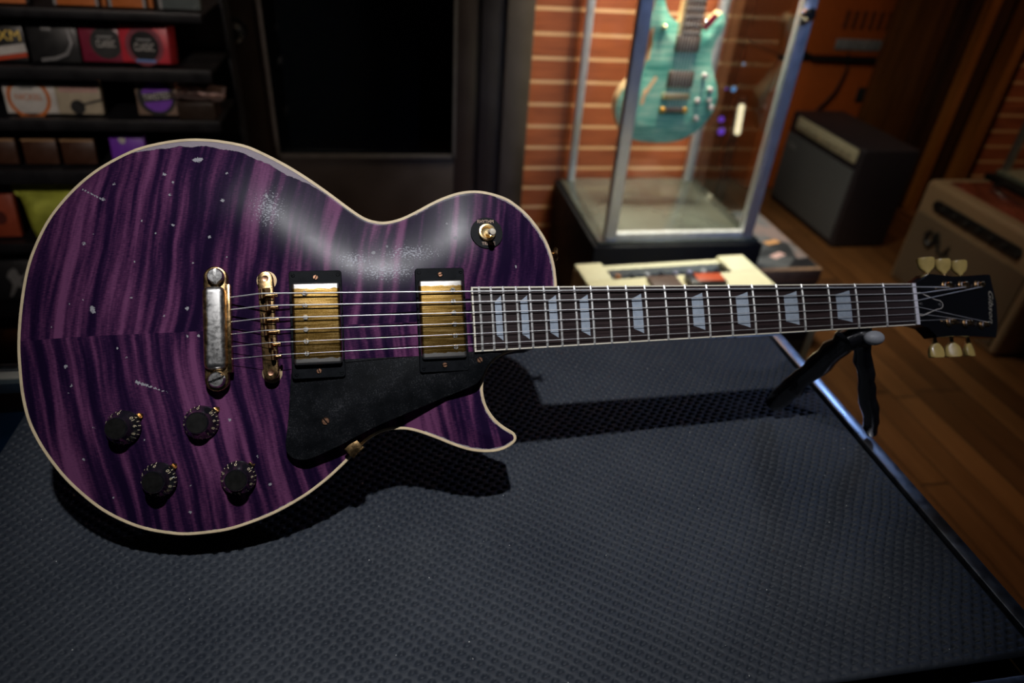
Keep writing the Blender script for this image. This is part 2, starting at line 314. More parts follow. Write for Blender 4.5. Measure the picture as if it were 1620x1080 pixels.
# --- hardware materials
def gold_mat(name,col,rough,nickel=None,axis=None,lim=0,scale=.001,dark=.5):
    m,t,b=nt_new(name); c=objco(t); n=noise_(t,c,220,5,.65); n2=noise_(t,c,1500,4,.7)
    base=mix(t,mth(t,'MULTIPLY',mth(t,'SUBTRACT',n,.35,clamp=True),2.2,clamp=True),tuple(x*dark for x in col),col)
    if axis is not None:
        sp=nd(t,'SeparateXYZ',ins={0:c}); a=mth(t,'ABSOLUTE',mth(t,'ADD',sp.outputs[axis[0]],-axis[1]))
        w=noise_(t,c,90,2); a=mth(t,'ADD',a,mth(t,'MULTIPLY',mth(t,'SUBTRACT',w,.5),axis[2]))
        k=mth(t,'MULTIPLY',mth(t,'SUBTRACT',a,lim*.001),1500 if lim>=0 else 1,clamp=True)
        if axis[3]: k=mth(t,'SUBTRACT',1.0,k)
        base=mix(t,k,base,nickel)
    t.links.new(base,b.inputs['Base Color']); b.inputs['Metallic'].default_value=1
    r=nd(t,'MapRange',ins={'Value':n,'From Min':.3,'From Max':.7,'To Min':rough*.7,'To Max':rough*1.4}); t.links.new(r.outputs[0],b.inputs['Roughness'])
    bump(t,b,n2,.12,.0003); return m
gold=gold_mat('aged_gold',(.88,.56,.26),.24,dark=.6)
nickel=mat('nickel',(.66,.64,.62),.3,metal=1,var=.12,scale=400)
copper=mat('copper_screw',(.80,.42,.26),.3,metal=1,var=.2,scale=500)
blackpl=mat('black_plastic',(.005,.006,.008),.42,spec=.1,var=.2,scale=120,bmp=.05)
# --- neck, fretboard
bm=BM()
rings=[]
for u in [0,-6,-15,-40,-100,-200,-300,-360,-380,-400,-430]:
    w=hw(-u)-.4; d=20+4*(-u)/400 if u>-360 else 24+(-u-360)*.35
    if u>-8: d=26 if u==0 else 23
    pr=[]
    for k in range(17):
        a=PI*k/16; pr.append(bm.verts.new((u,w*math.cos(a)*1.0,-6-max(0,d-6)*abs(math.sin(a))**.8)))
    rings.append(pr)
for a,b_ in zip(rings,rings[1:]):
    for k in range(16): bm.faces.new((a[k],a[k+1],b_[k+1],b_[k]))
    bm.faces.new((a[16],a[0],b_[0],b_[16]))
bm.faces.new(rings[0]); bm.faces.new(rings[-1]); bmesh.ops.recalc_face_normals(bm,faces=bm.faces)
gobj('neck',bm,mat('dark_mahogany_neck',(.035,.012,.014),.3,coat=.4,scale=30),label='dark glossy neck back')
cz=lambda v:-v*v/610.
def board(bm,u0,u1,f0,f1,z0,zt=0,n=12):
    """strip of fretboard between fractions f0..f1 of the half width, crowned top"""
    us=np.linspace(u0,u1,40); T=[];Bt=[]
    for u in us:
        w=hw(-u); T.append([bm.verts.new((u,w*(f0+(f1-f0)*k/n),cz(w*(f0+(f1-f0)*k/n))+zt)) for k in range(n+1)])
        Bt.append([bm.verts.new((u,w*(f0+(f1-f0)*k/n),z0)) for k in range(n+1)])
    for i in range(len(us)-1):
        for k in range(n):
            bm.faces.new((T[i][k],T[i][k+1],T[i+1][k+1],T[i+1][k])); bm.faces.new((Bt[i][k],Bt[i+1][k],Bt[i+1][k+1],Bt[i][k+1]))
        for k in (0,n): bm.faces.new((T[i][k],T[i+1][k],Bt[i+1][k],Bt[i][k]))
    for i in (0,-1):
        for k in range(n): bm.faces.new((T[i][k],T[i][k+1],Bt[i][k+1],Bt[i][k]))
    bmesh.ops.recalc_face_normals(bm,faces=bm.faces)
def wood_mat(name,c0,c1,kx,ky,rough,kz=1,coat=0,mid=(.35,.65),spec=.5):
    m,t,b=nt_new(name); sp=nd(t,'SeparateXYZ',ins={0:objco(t)})
    n=noise_(t,vec(t,mth(t,'MULTIPLY',sp.outputs[0],kx),mth(t,'MULTIPLY',sp.outputs[1],ky),mth(t,'MULTIPLY',sp.outputs[2],kz)),1,5,.6)
    t.links.new(ramp(t,n,[(mid[0],c0),(mid[1],c1)]),b.inputs['Base Color']); b.inputs['Roughness'].default_value=rough; b.inputs['Coat Weight'].default_value=coat; b.inputs['Specular IOR Level'].default_value=spec
    bump(t,b,n,.15,.0006); return m
bm=BM(); board(bm,-1,-457.6,-.955,.955,-6)
fb=gobj('fretboard',bm,wood_mat('rosewood',(.010,.006,.0065),(.042,.026,.027),18,900,.5,spec=.2),label='dark rosewood fretboard')
bm=BM(); board(bm,-1,-459,.955,1.0,-6.4,.05,2); board(bm,-1,-459,-1.0,-.955,-6.4,.05,2)
w=hw(458); box(bm,-459.2,-457.6,-w,w,-6.4,-1.2)
bs=[bm.verts.new((-457.6,w*(k/8-1),cz(w*(k/8-1))+.05)) for k in range(17)]; b2=[bm.verts.new((-459.2,w*(k/8-1),cz(w*(k/8-1))+.05)) for k in range(17)]; b3=[bm.verts.new((-459.2,w*(k/8-1),-5)) for k in range(17)]
for k in range(16): bm.faces.new((bs[k],bs[k+1],b2[k+1],b2[k])); bm.faces.new((b2[k],b2[k+1],b3[k+1],b3[k]))
gobj('fretboard_binding',bm,mat('fretboard_binding',(.80,.74,.62),.4,var=.08),fb,label='cream edging of the fretboard')
fretm=mat('fret_nickel',(.92,.90,.88),.4,metal=.7,var=.1,scale=600)
for n in range(1,23):
    u=-fret(n); w=hw(-u)-.15; bm=BM()
    tube(bm,[(u,w*(k/10-1),cz(w*(k/10-1))+.35-(.5 if k in(0,20) else 0)) for k in range(21)],1.15,8)
    gobj('fret',bm,fretm,fb)
def pearl():
    m,t,b=nt_new('pearl_inlay'); c=objco(t); v=nd(t,'TexVoronoi',ins={'Scale':130.0}); t.links.new(c,v.inputs['Vector']); n=noise_(t,c,170,5,.7)
    t.links.new(mix(t,n,(.30,.36,.46),(.66,.74,.86)),b.inputs['Base Color']); b.inputs['Roughness'].default_value=.25; b.inputs['Coat Weight'].default_value=.6
    b.inputs['Metallic'].default_value=.25; bump(t,b,n,.3,.0008); return m
prl=pearl()
for n in (3,5,7,9,12,15,17,19,21):
    a=-fret(n-1);b_=-fret(n); g=a-b_; ur=a-g*.22; ul=b_+g*.25; bm=BM(); grid=[]
    for i in range(7):
        f=i/6; u=ul+(ur-ul)*f; w=hw(-u); hh=w*(.54+(.71-.54)*f**1.25)
        grid.append([bm.verts.new((u,hh*(k/6-1),cz(hh*(k/6-1))+.09)) for k in range(13)])
    for i in range(6):
        for k in range(12): bm.faces.new((grid[i][k],grid[i+1][k],grid[i+1][k+1],grid[i][k+1]))
    r=bmesh.ops.extrude_face_region(bm,geom=list(bm.faces)); bmesh.ops.translate(bm,vec=(0,0,-.6),verts=[x for x in r['geom'] if isinstance(x,bmesh.types.BMVert)])
    bmesh.ops.recalc_face_normals(bm,faces=bm.faces)
    gobj('inlay',bm,prl,fb,label='pearl trapezoid inlay')
bm=BM(); box(bm,-1,3.4,-21.5,21.5,-6,1.3,.6); gobj('nut',bm,mat('bone_nut',(.80,.78,.82),.35,var=.05))
# --- pickups
def cover_mat(name,vc):
    m,t,b=nt_new(name); c=objco(t); sp=nd(t,'SeparateXYZ',ins={0:c}); v=mth(t,'ADD',sp.outputs[1],G0.y*.001)
    wv=noise_(t,vec(t,mth(t,'MULTIPLY',sp.outputs[0],160),0.0,vc*1.0),1,2)
    a=mth(t,'ADD',mth(t,'ABSOLUTE',mth(t,'SUBTRACT',v,vc*.001)),mth(t,'MULTIPLY',mth(t,'SUBTRACT',wv,.5),.004))
    k=mth(t,'MULTIPLY',mth(t,'SUBTRACT',a,.0290),1800,clamp=True)
    st=noise_(t,vec(t,mth(t,'MULTIPLY',sp.outputs[0],35),mth(t,'MULTIPLY',sp.outputs[1],480)),1,4,.6); sc=noise_(t,c,1400,4,.7)
    f=mth(t,'ADD',mth(t,'MULTIPLY',st,.7),mth(t,'MULTIPLY',sc,.5))
    g=ramp(t,f,[(.42,(.075,.040,.008)),(.60,(.25,.145,.035)),(.75,(.52,.34,.13))])
    t.links.new(mix(t,k,g,(.62,.59,.56)),b.inputs['Base Color']); b.inputs['Metallic'].default_value=1
    t.links.new(mth(t,'ADD',mth(t,'MULTIPLY',sc,.3),.22),b.inputs['Roughness']); bump(t,b,sc,.15,.0004); return m
def screw_head(bm,u,v,z,r,slot=0,cross=False):
    M=Matrix.Translation((u,v,z))@Matrix.Rotation(slot,4,'Z')
    # domed head cut by a slot: two half discs either side of the groove
    for sgn in (1,-1):
        pts=[(x,y) for x,y in [(r*math.cos(a),r*math.sin(a)) for a in np.linspace(math.asin(.16),PI-math.asin(.16),12)]]
        pts=[(x,y*sgn) for x,y in pts]
        if sgn<0: pts=pts[::-1]
        lo=[bm.verts.new(M@Vector((x,y,-1.2))) for x,y in pts]; hi=[bm.verts.new(M@Vector((x,y,0))) for x,y in pts]; tp=[bm.verts.new(M@Vector((x*.8,y*.8+.03*r*sgn,.35*r))) for x,y in pts]
        n=len(pts)
        for A,B_ in ((lo,hi),(hi,tp)):
            for i in range(n): bm.faces.new((A[i],A[(i+1)%n],B_[(i+1)%n],B_[i]))
        bm.faces.new(tp)
    lathe(bm,[(0,-1.3),(r*.9,-1.3),(r*.9,-.22*r-.3),(0,-.22*r-.3)],16,M)
    bmesh.ops.recalc_face_normals(bm,faces=bm.faces)
for nm,uc,vc,zr,zb,zt,us,lab in (('bridge',-590.6,1.2,-6.6,-17,-.8,-599.6,'humbucker nearer the bridge'),('neck',-485.6,1.0,-3.6,-13,.4,-475.8,'humbucker nearer the fretboard')):
    bm=BM(); oo=rrect(uc-21.7,uc+21.3,vc-45.5,vc+45.5,2.5,4); ii=rrect(uc-19.8,uc+19.8,vc-34.9,vc+34.9,2.5,4)
    def ringz(z): return [bm.verts.new((x,y,z)) for x,y in oo],[bm.verts.new((x,y,z)) for x,y in ii]
    o1=[bm.verts.new((uc+(x-uc)*1.0,y,zb)) for x,y in oo]; o2=[bm.verts.new((x,y,zr-.6)) for x,y in oo]; o3=[bm.verts.new((uc+(x-uc)*.98,vc+(y-vc)*.99,zr)) for x,y in oo]
    i3=[bm.verts.new((x,y,zr)) for x,y in ii]; i1=[bm.verts.new((x,y,zb)) for x,y in ii]; n=len(oo)
    for A,B_ in ((o1,o2),(o2,o3),(o3,i3),(i3,i1),(i1,o1)):
        for i in range(n): bm.faces.new((A[i],A[(i+1)%n],B_[(i+1)%n],B_[i]))
    bmesh.ops.recalc_face_normals(bm,faces=bm.faces)
    ring=gobj('pickup_ring',bm,blackpl,label='black mounting ring of the '+lab)
    for a in (-1,1):
        for b_ in (-1,1):
            bm=BM(); screw_head(bm,uc+a*18.3,vc+b_*41.8,zr,1.7,random.random()*3); gobj('corner_screw',bm,blackpl,ring)
        bm=BM(); screw_head(bm,uc,vc+a*39.6,zr+.3,2.3,random.random()*3); gobj('height_screw',bm,copper,ring,label='copper height screw')
    bm=BM(); box(bm,uc-19.2,uc+19.2,vc-34.3,vc+34.3,zb,zt,2.2,4); 
    pk=gobj('pickup',bm,cover_mat('worn_gold_cover_'+nm,vc),label='worn gold '+lab)
    for k in range(6):
        bm=BM(); screw_head(bm,us,vc-25+10*k,zt+.1,2.35,[1.5,1.6,.1,.2,1.9,2.5][k]); gobj('pole_screw',bm,nickel,pk)
# --- pickguard
gz=lambda u:-4-(6.5/140)*(-460-u)
gp=[tuple(p) for p in GUARD]; sm=spline(gp[2:20],3,False)
bm=BM(); prism(bm,[gp[0],gp[1]]+sm+[gp[20],gp[21]],-2.4,0,.45,2,zf=lambda x,y:gz(x))
def guard_mat():
    m,t,b=nt_new('worn_black_guard'); c=objco(t); n=noise_(t,c,55,5,.65); f=noise_(t,c,900,4,.8)
    d=mth(t,'MULTIPLY',mth(t,'GREATER_THAN',mth(t,'ADD',mth(t,'MULTIPLY',n,.35),f),.77),.5)
    t.links.new(mix(t,d,ramp(t,n,[(.3,(.003,.0035,.0045)),(.7,(.009,.010,.012))]),(.06,.06,.066)),b.inputs['Base Color'])
    t.links.new(mth(t,'ADD',mth(t,'MULTIPLY',n,.3),.38),b.inputs['Roughness']); b.inputs['Specular IOR Level'].default_value=.05; return m
pg=gobj('pickguard',bm,guard_mat(),label='scuffed black pickguard')
for (u,v,r) in ((-587.1,-80.3,3.4),(-454.7,-35.8,2.7)):
    bm=BM(); screw_head(bm,u,v,gz(u)+.1,r,2.2); gobj('guard_screw',bm,copper,pg,label='copper pickguard screw')
bm=BM(); M=Matrix.Translation((-565,-104.5,-15))@Matrix.Rotation(math.radians(-48),4,'Z')
box(bm,-5,5.5,-6.3,6.3,-.5,1.2,.4,M=M); box(bm,4.0,5.8,-6.3,6.3,-14,1.2,.4,M=M)
gobj('pickguard_bracket',bm,gold,pg,label='gold pickguard bracket')
# --- tailpiece
tail_m=gold_mat('worn_tailpiece',(.88,.58,.28),.36,nickel=(.58,.56,.54),axis=(0,(-669.9-G0.x)*.001,.0035,True),lim=6.3,dark=.6)
bm=BM(); 
lug=[(-670.2+9.3*math.cos(a),43.2+9.3*math.sin(a)) for a in np.linspace(0,PI,14)]+[(-670.8+9.3*math.cos(a),-41.3+9.3*math.sin(a)) for a in np.linspace(PI,2*PI,14)]
prism(bm,lug,-17.5,-9.5,1.2,3)
tp=gobj('tailpiece',bm,gold,label='worn gold stop tailpiece')
bm=BM(); box(bm,-680,-662.3,-33.2,35.2,-16.5,-3.2,5.2,6); gobj('tailpiece_bar',bm,tail_m,tp,label='silvery worn tailpiece bar')
bm=BM(); box(bm,-662.5,-658.6,-36,37,-16.5,-7.6,.8); gobj('string_lip',bm,gold,tp)
for u,v,s in ((-669.4,43.4,PI/2),(-670.4,-41.4,.35)):
    bm=BM(); lathe(bm,[(0,-14),(4,-14),(4,-9)],20,Matrix.Translation((u,v,0)))
    screw_head(bm,u,v,-5.6,6.6,s); bm2=bm; lathe(bm,[(6.6,-9.4),(6.6,-6.5),(6.0,-6.4)],24,Matrix.Translation((u,v,0)))
    gobj('stud_screw',bm,nickel,tp,label='slotted silvery stud screw')
# --- tune-o-matic bridge
sk=Matrix.Translation((-629.5,1.2,0))@Matrix.Rotation(math.radians(1.6),4,'Z')
bm=BM(); cap=[(6.1*math.cos(a),39+6.1*math.sin(a)) for a in np.linspace(0,PI,12)]+[(6.1*math.cos(a),-39+6.1*math.sin(a)) for a in np.linspace(PI,2*PI,12)]
prism(bm,cap,-10,-3.4,.8,3); bmesh.ops.transform(bm,matrix=sk,verts=bm.verts)
brd=gobj('bridge',bm,gold,label='gold bridge with six saddles')
for s in (1,-1):
    bm=BM(); lathe(bm,[(0,-15.5),(8.1,-15.5),(8.3,-15),(8.3,-13.9),(8.0,-13.5),(0,-13.5)],40,sk@Matrix.Translation((0,39,0) if s>0 else (0,-39,0)))
    cyl(bm,sk@Vector((0,39*s,-14)),sk@Vector((0,39*s,-9)),3.2); gobj('thumbwheel',bm,mat('pale_gold',(.80,.60,.36),.35,metal=1,var=.1),brd,label='pale gold thumbwheel')
    bm=BM(); lathe(bm,[(1.4,-3.8),(2.4,-3.5),(2.6,-3.2),(2.4,-3.0),(1.5,-3.2)],20,sk@Matrix.Translation((0,39*s,0))); gobj('bridge_post',bm,copper,brd)
bm=BM(); box(bm,-3.6,3.6,-31,31,-4,-3.25,0,M=sk); gobj('saddle_slot',bm,mat('dark_brass',(.10,.055,.02),.4,metal=.8),brd,label='dark slot under the saddles')
VB=[25.4-10.16*k for k in range(6)]; VB=[x+0 for x in VB]; VN=[17.4-6.96*k for k in range(6)]
so=[-2.6,1.2,-1.8,-1.2,1.4,3.0]; SAD=[]
for k in range(6):
    y=VB[k]; bm=BM(); x=so[k]
    pr=[(x-2.0,-3.4),(x+2.0,-3.4),(x+1.8,.9),(x+.5,3.2),(x-.5,3.2),(x-1.8,.9)]
    A=[bm.verts.new((p[0],y-3.9,p[1])) for p in pr];B_=[bm.verts.new((p[0],y+3.9,p[1])) for p in pr]
    bm.faces.new(A);bm.faces.new(B_[::-1])
    for i in range(6): bm.faces.new((A[i],A[(i+1)%6],B_[(i+1)%6],B_[i]))
    bmesh.ops.recalc_face_normals(bm,faces=bm.faces); bmesh.ops.transform(bm,matrix=sk,verts=bm.verts)
    SAD.append(sk@Vector((x,y,3.1))); sd=gobj('saddle',bm,gold,brd)
    bm=BM(); cyl(bm,sk@Vector((x,y-1.0,-1.4)),sk@Vector((7.5,y-1.0,-1.4)),1.1); cyl(bm,sk@Vector((7.3,y-1.0,-1.4)),sk@Vector((9.3,y-1.0,-1.4)),2.0,1.8,cap=.2); gobj('saddle_screw',bm,gold,sd)
# --- strings
GA=[.64,.56,.46,.36,.28,.24]; steel=mat('string_steel',(.95,.95,.98),.42,metal=.75,var=.05)
HA=math.radians(17); HO=Vector((1,0,-1)); HX=Vector((math.cos(HA),0,-math.sin(HA))); HZ=Vector((math.sin(HA),0,math.cos(HA)))
HM=Matrix((HX,Vector((0,1,0)),HZ)).transposed().to_4x4(); HM.translation=HO
pp=[(59,20.8),(92,22.2),(126,23.6),(126,-21.4),(92,-19.8),(59,-18.6)]
for k in range(6):
    b_=SAD[k]+Vector((0,0,.2)); tl=Vector((-659,VB[k]+.6,-9.4)); p=pp[k]; sgn=1 if k<3 else -1
    e=HM@Vector((p[0],p[1]-sgn*2.6,6)); bm=BM()
    pth=[tl,b_-Vector((1.5,0,.5)),b_]+[b_.lerp(Vector((1,VN[k],1.5)),q) for q in (.25,.5,.75,1)]+[Vector((3.6,VN[k],1.2)),e]
    tube(bm,pth,GA[k],8)
    o=gobj('string',bm,steel); o['label']='steel string'
# --- headstock
blk_gloss=mat('black_lacquer',(.006,.006,.007),.16,coat=.8,var=.1,scale=20)
hd=[tuple(p) for p in HEAD]
bm=BM(); prism(bm,[(1.5,-21.3),(1.5,21.3)]+hd,-14,0,.8,2); bmesh.ops.transform(bm,matrix=HM,verts=bm.verts)
hs=gobj('headstock',bm,blk_gloss,label='glossy black headstock')
bm=BM(); MT=HM@Matrix.Translation((151.5,0,.12))@Matrix.Rotation(-PI/2-.18,4,'Z'); addtext(bm,'Gibson',13.5,MT,.05,shear=.25)
gobj('logo',bm,mat('gold_logo',(.62,.56,.42),.35,metal=.4),hs,label='pale script lettering on the headstock')
tr=[(4,-12),(10,-12.5),(24,-9),(38,-5.5),(46,-4.5),(50,-2.5),(51,0),(50,2.5),(46,4.5),(38,5.5),(24,9),(10,12.5),(4,12)]
bm=BM(); prism(bm,tr,0,1.2); bmesh.ops.transform(bm,matrix=HM,verts=bm.verts); tc=gobj('truss_rod_cover',bm,mat('cream_edge',(.62,.58,.5),.4),hs,label='bell-shaped truss rod cover with pale edge')
bm=BM(); prism(bm,[(4+(x-4)*.96,y*.88) for x,y in tr],1.2,1.6); bmesh.ops.transform(bm,matrix=HM,verts=bm.verts); gobj('cover_face',bm,blk_gloss,tc)
for s,v in ((9,0),(44,0)):
    bm=BM(); lathe(bm,[(2.0,1.5),(1.9,2.3),(0,2.7)],14,HM@Matrix.Translation((s,v,0))); gobj('cover_screw',bm,nickel,tc)
tulip=mat('tulip_button',(.62,.45,.13),.35,coat=.4,var=.12,scale=120); post_m=gold
for k,(s,v) in enumerate(pp):
    sg=1 if v>0 else -1; bm=BM(); MM=HM@Matrix.Translation((s,v,0))
    lathe(bm,[(5.4,-1),(5.4,1.0),(4.2,1.8),(3.2,1.9),(3.0,7.5),(2.5,8.4),(0,8.5)],18,MM)
    tn=gobj('tuner',bm,post_m,hs,label='gold tuner with tulip button')
    bm=BM(); tube(bm,[MM@Vector((3.0*math.cos(a),3.0*math.sin(a),2.2+a*.12)) for a in np.linspace(0,14,60)],.32,6); gobj('string_winding',bm,steel,tn)
    bm=BM(); cyl(bm,HM@Vector((s,sg*30,-16)),HM@Vector((s,sg*40,-16)),2.2,seg=12); box(bm,-8,8,-6,8,-18,-13.9,1,M=HM@Matrix.Translation((s,sg*25,0))); gobj('tuner_housing',bm,post_m,tn)
    prof=[(0,2.4),(.06,3.4),(.12,3.9),(.2,6.2),(.35,8.6),(.6,9.6),(.85,9.8),(.95,9.2),(1,7.4)]
    bm=BM(); rings=[]; rot=(.5,.42,.45,-.12,.5,.28)[k]; L=17
    ex=Vector((math.cos(rot),0,math.sin(rot))); ez=Vector((-math.sin(rot),0,math.cos(rot)))
    for f,w in prof:
        tk=2.2+(1.6 if f<.5 else 2.4)*f; rr=[]
        for q in range(20):
            a=2*PI*q/20; c_=math.copysign(abs(math.cos(a))**.7,math.cos(a)); s_=math.copysign(abs(math.sin(a))**.7,math.sin(a))
            rr.append(bm.verts.new(HM@(Vector((s,sg*(38+f*L),-16))+ex*w*c_+ez*tk*s_)))
        rings.append(rr)
    for a_,b_ in zip(rings,rings[1:]):
        for q in range(20): bm.faces.new((a_[q],a_[(q+1)%20],b_[(q+1)%20],b_[q]))
    bm.faces.new(rings[0]); bm.faces.new(rings[-1]); bmesh.ops.recalc_face_normals(bm,faces=bm.faces)
    gobj('tuner_button',bm,tulip,tn,label='cream tulip tuner button')
# --- knobs
knobm=mat('black_bell_knob',(.010,.010,.013),.12,coat=.9,var=.15,scale=60)
knobtop=mat('worn_knob_top',(.007,.0065,.006),.55,spec=.2,var=.3,scale=200)
numm=mat('gold_numerals',(.80,.68,.45),.45,var=.15)
for i,(u,v) in enumerate(((-743.9,-75.0),(-684.7,-75.0),(-718.4,-118.2),(-658.0,-121.6))):
    M=surfM(u,v,0,.45); bm=BM()
    prof=[(13.6,.6),(14.0,1.2),(13.9,2.4),(12.9,4.2),(11.4,6.4),(10.1,9.0),(9.1,12.0),(8.8,13.2),(8.3,13.8),(7.6,13.6),(0,13.4)]
    lathe(bm,prof,40,M); kb=gobj('control_knob',bm,knobm,smooth=50,label='black bell knob with gold numbers')
    bm=BM(); lathe(bm,[(0,13.4),(7.7,13.65),(7.8,13.9),(0,13.9)],30,M); gobj('knob_cap',bm,knobtop,kb)
    bm=BM(); a0=math.radians(94)
    for k in range(21):
        an=a0-(k-0)*math.radians(300/21.) if False else a0+k*math.radians(15)
        # ticks on the skirt
        R=Matrix.Rotation(an,4,'Z'); q=M@R
        vs=[(13.95,-.22,2.15),(13.95,.22,2.15),(12.75,.22,4.75),(12.75,-.22,4.75)] if k%2 else [(14.05,-.25,2.0),(14.05,.25,2.0),(12.95,.25,4.4),(12.95,-.25,4.4)]
        f=[bm.verts.new(q@Vector(p)) for p in vs]; bm.faces.new(f)
        if k%2==0:
            T=q@Matrix.Translation((11.75,0,6.75))@Matrix.Rotation(math.radians(58),4,'Y')@Matrix.Rotation(PI/2,4,'Z'); addtext(bm,str(k//2),4.3,T,.03)
    gobj('knob_numbers',bm,numm,kb,smooth=0,label='gold numerals')
    an=math.radians((34,40,40,44)[i]); bm=BM(); R=M@Matrix.Rotation(an,4,'Z')
    prism(bm,[(0,-1.2),(13,-1.6),(16.2,-2.6),(18.2,0),(16.2,2.6),(13,1.6),(0,1.2)],0.2,.9); box(bm,14.2,15.6,-2.4,2.4,.3,3.4,.3); bmesh.ops.transform(bm,matrix=R,verts=bm.verts); gobj('pointer',bm,gold,kb,label='gold pointer')
# --- toggle switch
M=surfM(-441.1,78.2,.5,.6); bm=BM(); lathe(bm,[(0,0),(14.4,0),(14.6,.3),(14.4,1.1),(0,1.1)],48,M)
chip=gobj('switch_plate',bm,blackpl,label='round black switch plate lettered RHYTHM and TREBLE')
lm=mat('copper_letters',(.62,.40,.28),.4)
bm=BM(); addtext(bm,'RHYTHM',4.4,M@Matrix.Translation((-.6,10.4,1.2)),.03,sx=.85); addtext(bm,'TREBLE',4.4,M@Matrix.Translation((.8,-10.2,1.2)),.03,sx=.85); gobj('plate_lettering',bm,lm,chip)
bm=BM(); lathe(bm,[(7.9,1.1),(7.9,3.2),(7.3,4.2),(6.0,4.4),(5.0,3.2),(4.6,1.6),(3.0,1.2),(0,1.2)],36,M); gobj('switch_nut',bm,mat('pale_gold_nut',(.95,.70,.36),.28,metal=.9,var=.08),chip,label='gold ring nut')
bm=BM(); tube(bm,[M@Vector(p) for p in ((0,0,1.3),(.6,-1.3,6),(1.3,-2.9,11.5),(1.9,-4.2,16),(2.1,-4.7,17.8),(2.15,-4.8,18.4))],[1.7,1.9,2.8,3.2,2.6,1.0],16); gobj('switch_tip',bm,mat('cream_tip',(.82,.74,.60),.35,coat=.3,var=.05),chip,label='cream switch tip')
# --- strap button on the upper shoulder
bm=BM(); lathe(bm,[(0,0),(6.5,0),(5.5,1.2),(3,3),(2.8,7),(5.8,9.5),(6.6,11),(5.5,12.2),(0,12.4)],24,Matrix.Translation((-381,64,-32))@Matrix.Rotation(math.radians(90),4,'Y')); gobj('strap_button',bm,gold,label='gold strap button')
# ================================================================= COUNTER, MAT, NECK REST
ZT=H-.4925   # upper side of the mat
alu=mat('brushed_aluminium',(.60,.62,.66),.32,metal=1,var=.12,scale=90,bmp=.03)
blackw=mat('black_laminate',(.010,.010,.012),.45,var=.2,scale=20)
ct=thing('display_counter','black counter with aluminium edge trim and glass top under the rubber mat','counter',(0,.47,0))
g0=ZT-.0045
bm=BM(); 
box(bm,-.80,.51,.232,.238,.0,g0-.03,0); box(bm,-.80,.51,.70,.706,0,g0-.03,0); box(bm,-.80,-.794,.232,.706,0,g0-.03,0); box(bm,.504,.51,.232,.706,0,g0-.03,0); box(bm,-.8,.51,.232,.706,.08,.1)
finish('cabinet',bm,blackw,ct)
bm=BM(); box(bm,-.79,.50,.24,.70,g0-.065,g0-.055); finish('inner_shelf',bm,mat('blue_reflection_tone',(.055,.095,.13),.5,var=.35,scale=14),ct)  # blue shelf colour stands for a bluish reflection in the glass top
bm=BM(); box(bm,-.79,.512,.226,.702,g0-.006,g0-.0005,.001); finish('glass_top',bm,glass_mat('counter_glass',(.5,.62,.72),.02),ct)
for x0,x1,y0,y1 in ((-.81,.528,.706,.718),(-.81,.528,.212,.224),(.513,.528,.224,.706),(-.81,-.80,.224,.706)):
    bm=BM(); box(bm,x0,x1,y0,y1,g0-.032,g0+.003,.0015); finish('edge_trim',bm,alu,ct)
bm=BM(); box(bm,-.80,-.392,.690,.7035,g0-.02,g0+.0015,.001); finish('inner_ledge',bm,mat('cream_ledge',(.42,.40,.34),.5),ct)['label']='dull cream inner ledge along the back trim'
# rubber mat, dimpled
def matmesh():
    x0,x1,y0,y1=-.383,.506,.2385,.7045; st=.001
    nx=int((x1-x0)/st);ny=int((y1-y0)/st); X,Y=np.meshgrid(np.linspace(x0,x1,nx),np.linspace(y0,y1,ny))
    a=.0112; b=.0112; ang=math.radians(7); xr=X*math.cos(ang)+Y*math.sin(ang); yr=-X*math.sin(ang)+Y*math.cos(ang)
    xr=xr+.0009*np.sin(yr*90)+.0006*np.sin(xr*140+yr*60); yr=yr+.0008*np.sin(xr*75)
    def cell(px,py): return np.hypot((px/a-np.round(px/a))*a*.62,(py/b-np.round(py/b))*b*1.25+.9*((px/a-np.round(px/a))*a)**2/.0032)
    r=np.minimum(cell(xr,yr),cell(xr+a/2,yr+b/2)); t=np.clip((.0021-r)/.0011,0,1)
    Z=-.0030*(t*t*(3-2*t))+.00028*np.cos(2*PI*xr/a)*np.cos(2*PI*yr/b)*-1; 
    Z+=.0006*np.sin(X*9+1)*np.sin(Y*17)+.0003*np.sin(X*31+Y*23)
    ed=np.minimum(np.minimum(X-x0,x1-X),np.minimum(Y-y0,y1-Y)); fl=np.clip(ed/.012,0,1); Z=Z*fl-.002*(1-np.clip(ed/.003,0,1))**2
    co=np.stack([X,Y,Z+ZT],-1).reshape(-1,3); idx=np.arange(nx*ny).reshape(ny,nx)
    f=np.stack([idx[:-1,:-1],idx[:-1,1:],idx[1:,1:],idx[1:,:-1]],-1).reshape(-1,4)
    bd=[idx[0,:],idx[1:,-1],idx[-1,:-1][::-1],idx[1:-1,0][::-1]]; loop=np.concatenate(bd); base=co[loop].copy(); base[:,2]=ZT-.0042
    n=len(co); co=np.concatenate([co,base]); m=len(loop); k=np.arange(m); sk_=np.stack([loop,k+n,(k+1)%m+n,np.roll(loop,-1)],-1)
    f=np.concatenate([f,sk_]); me=bpy.data.meshes.new('rubber_mat'); me.vertices.add(len(co)); me.vertices.foreach_set('co',co.ravel().astype(np.float32))
    me.loops.add(f.size); me.loops.foreach_set('vertex_index',f.ravel().astype(np.int32)); me.polygons.add(len(f)); me.polygons.foreach_set('loop_start',(np.arange(len(f))*4).astype(np.int32))
    me.update(calc_edges=True); me.polygons.foreach_set('use_smooth',[True]*len(f)); return me
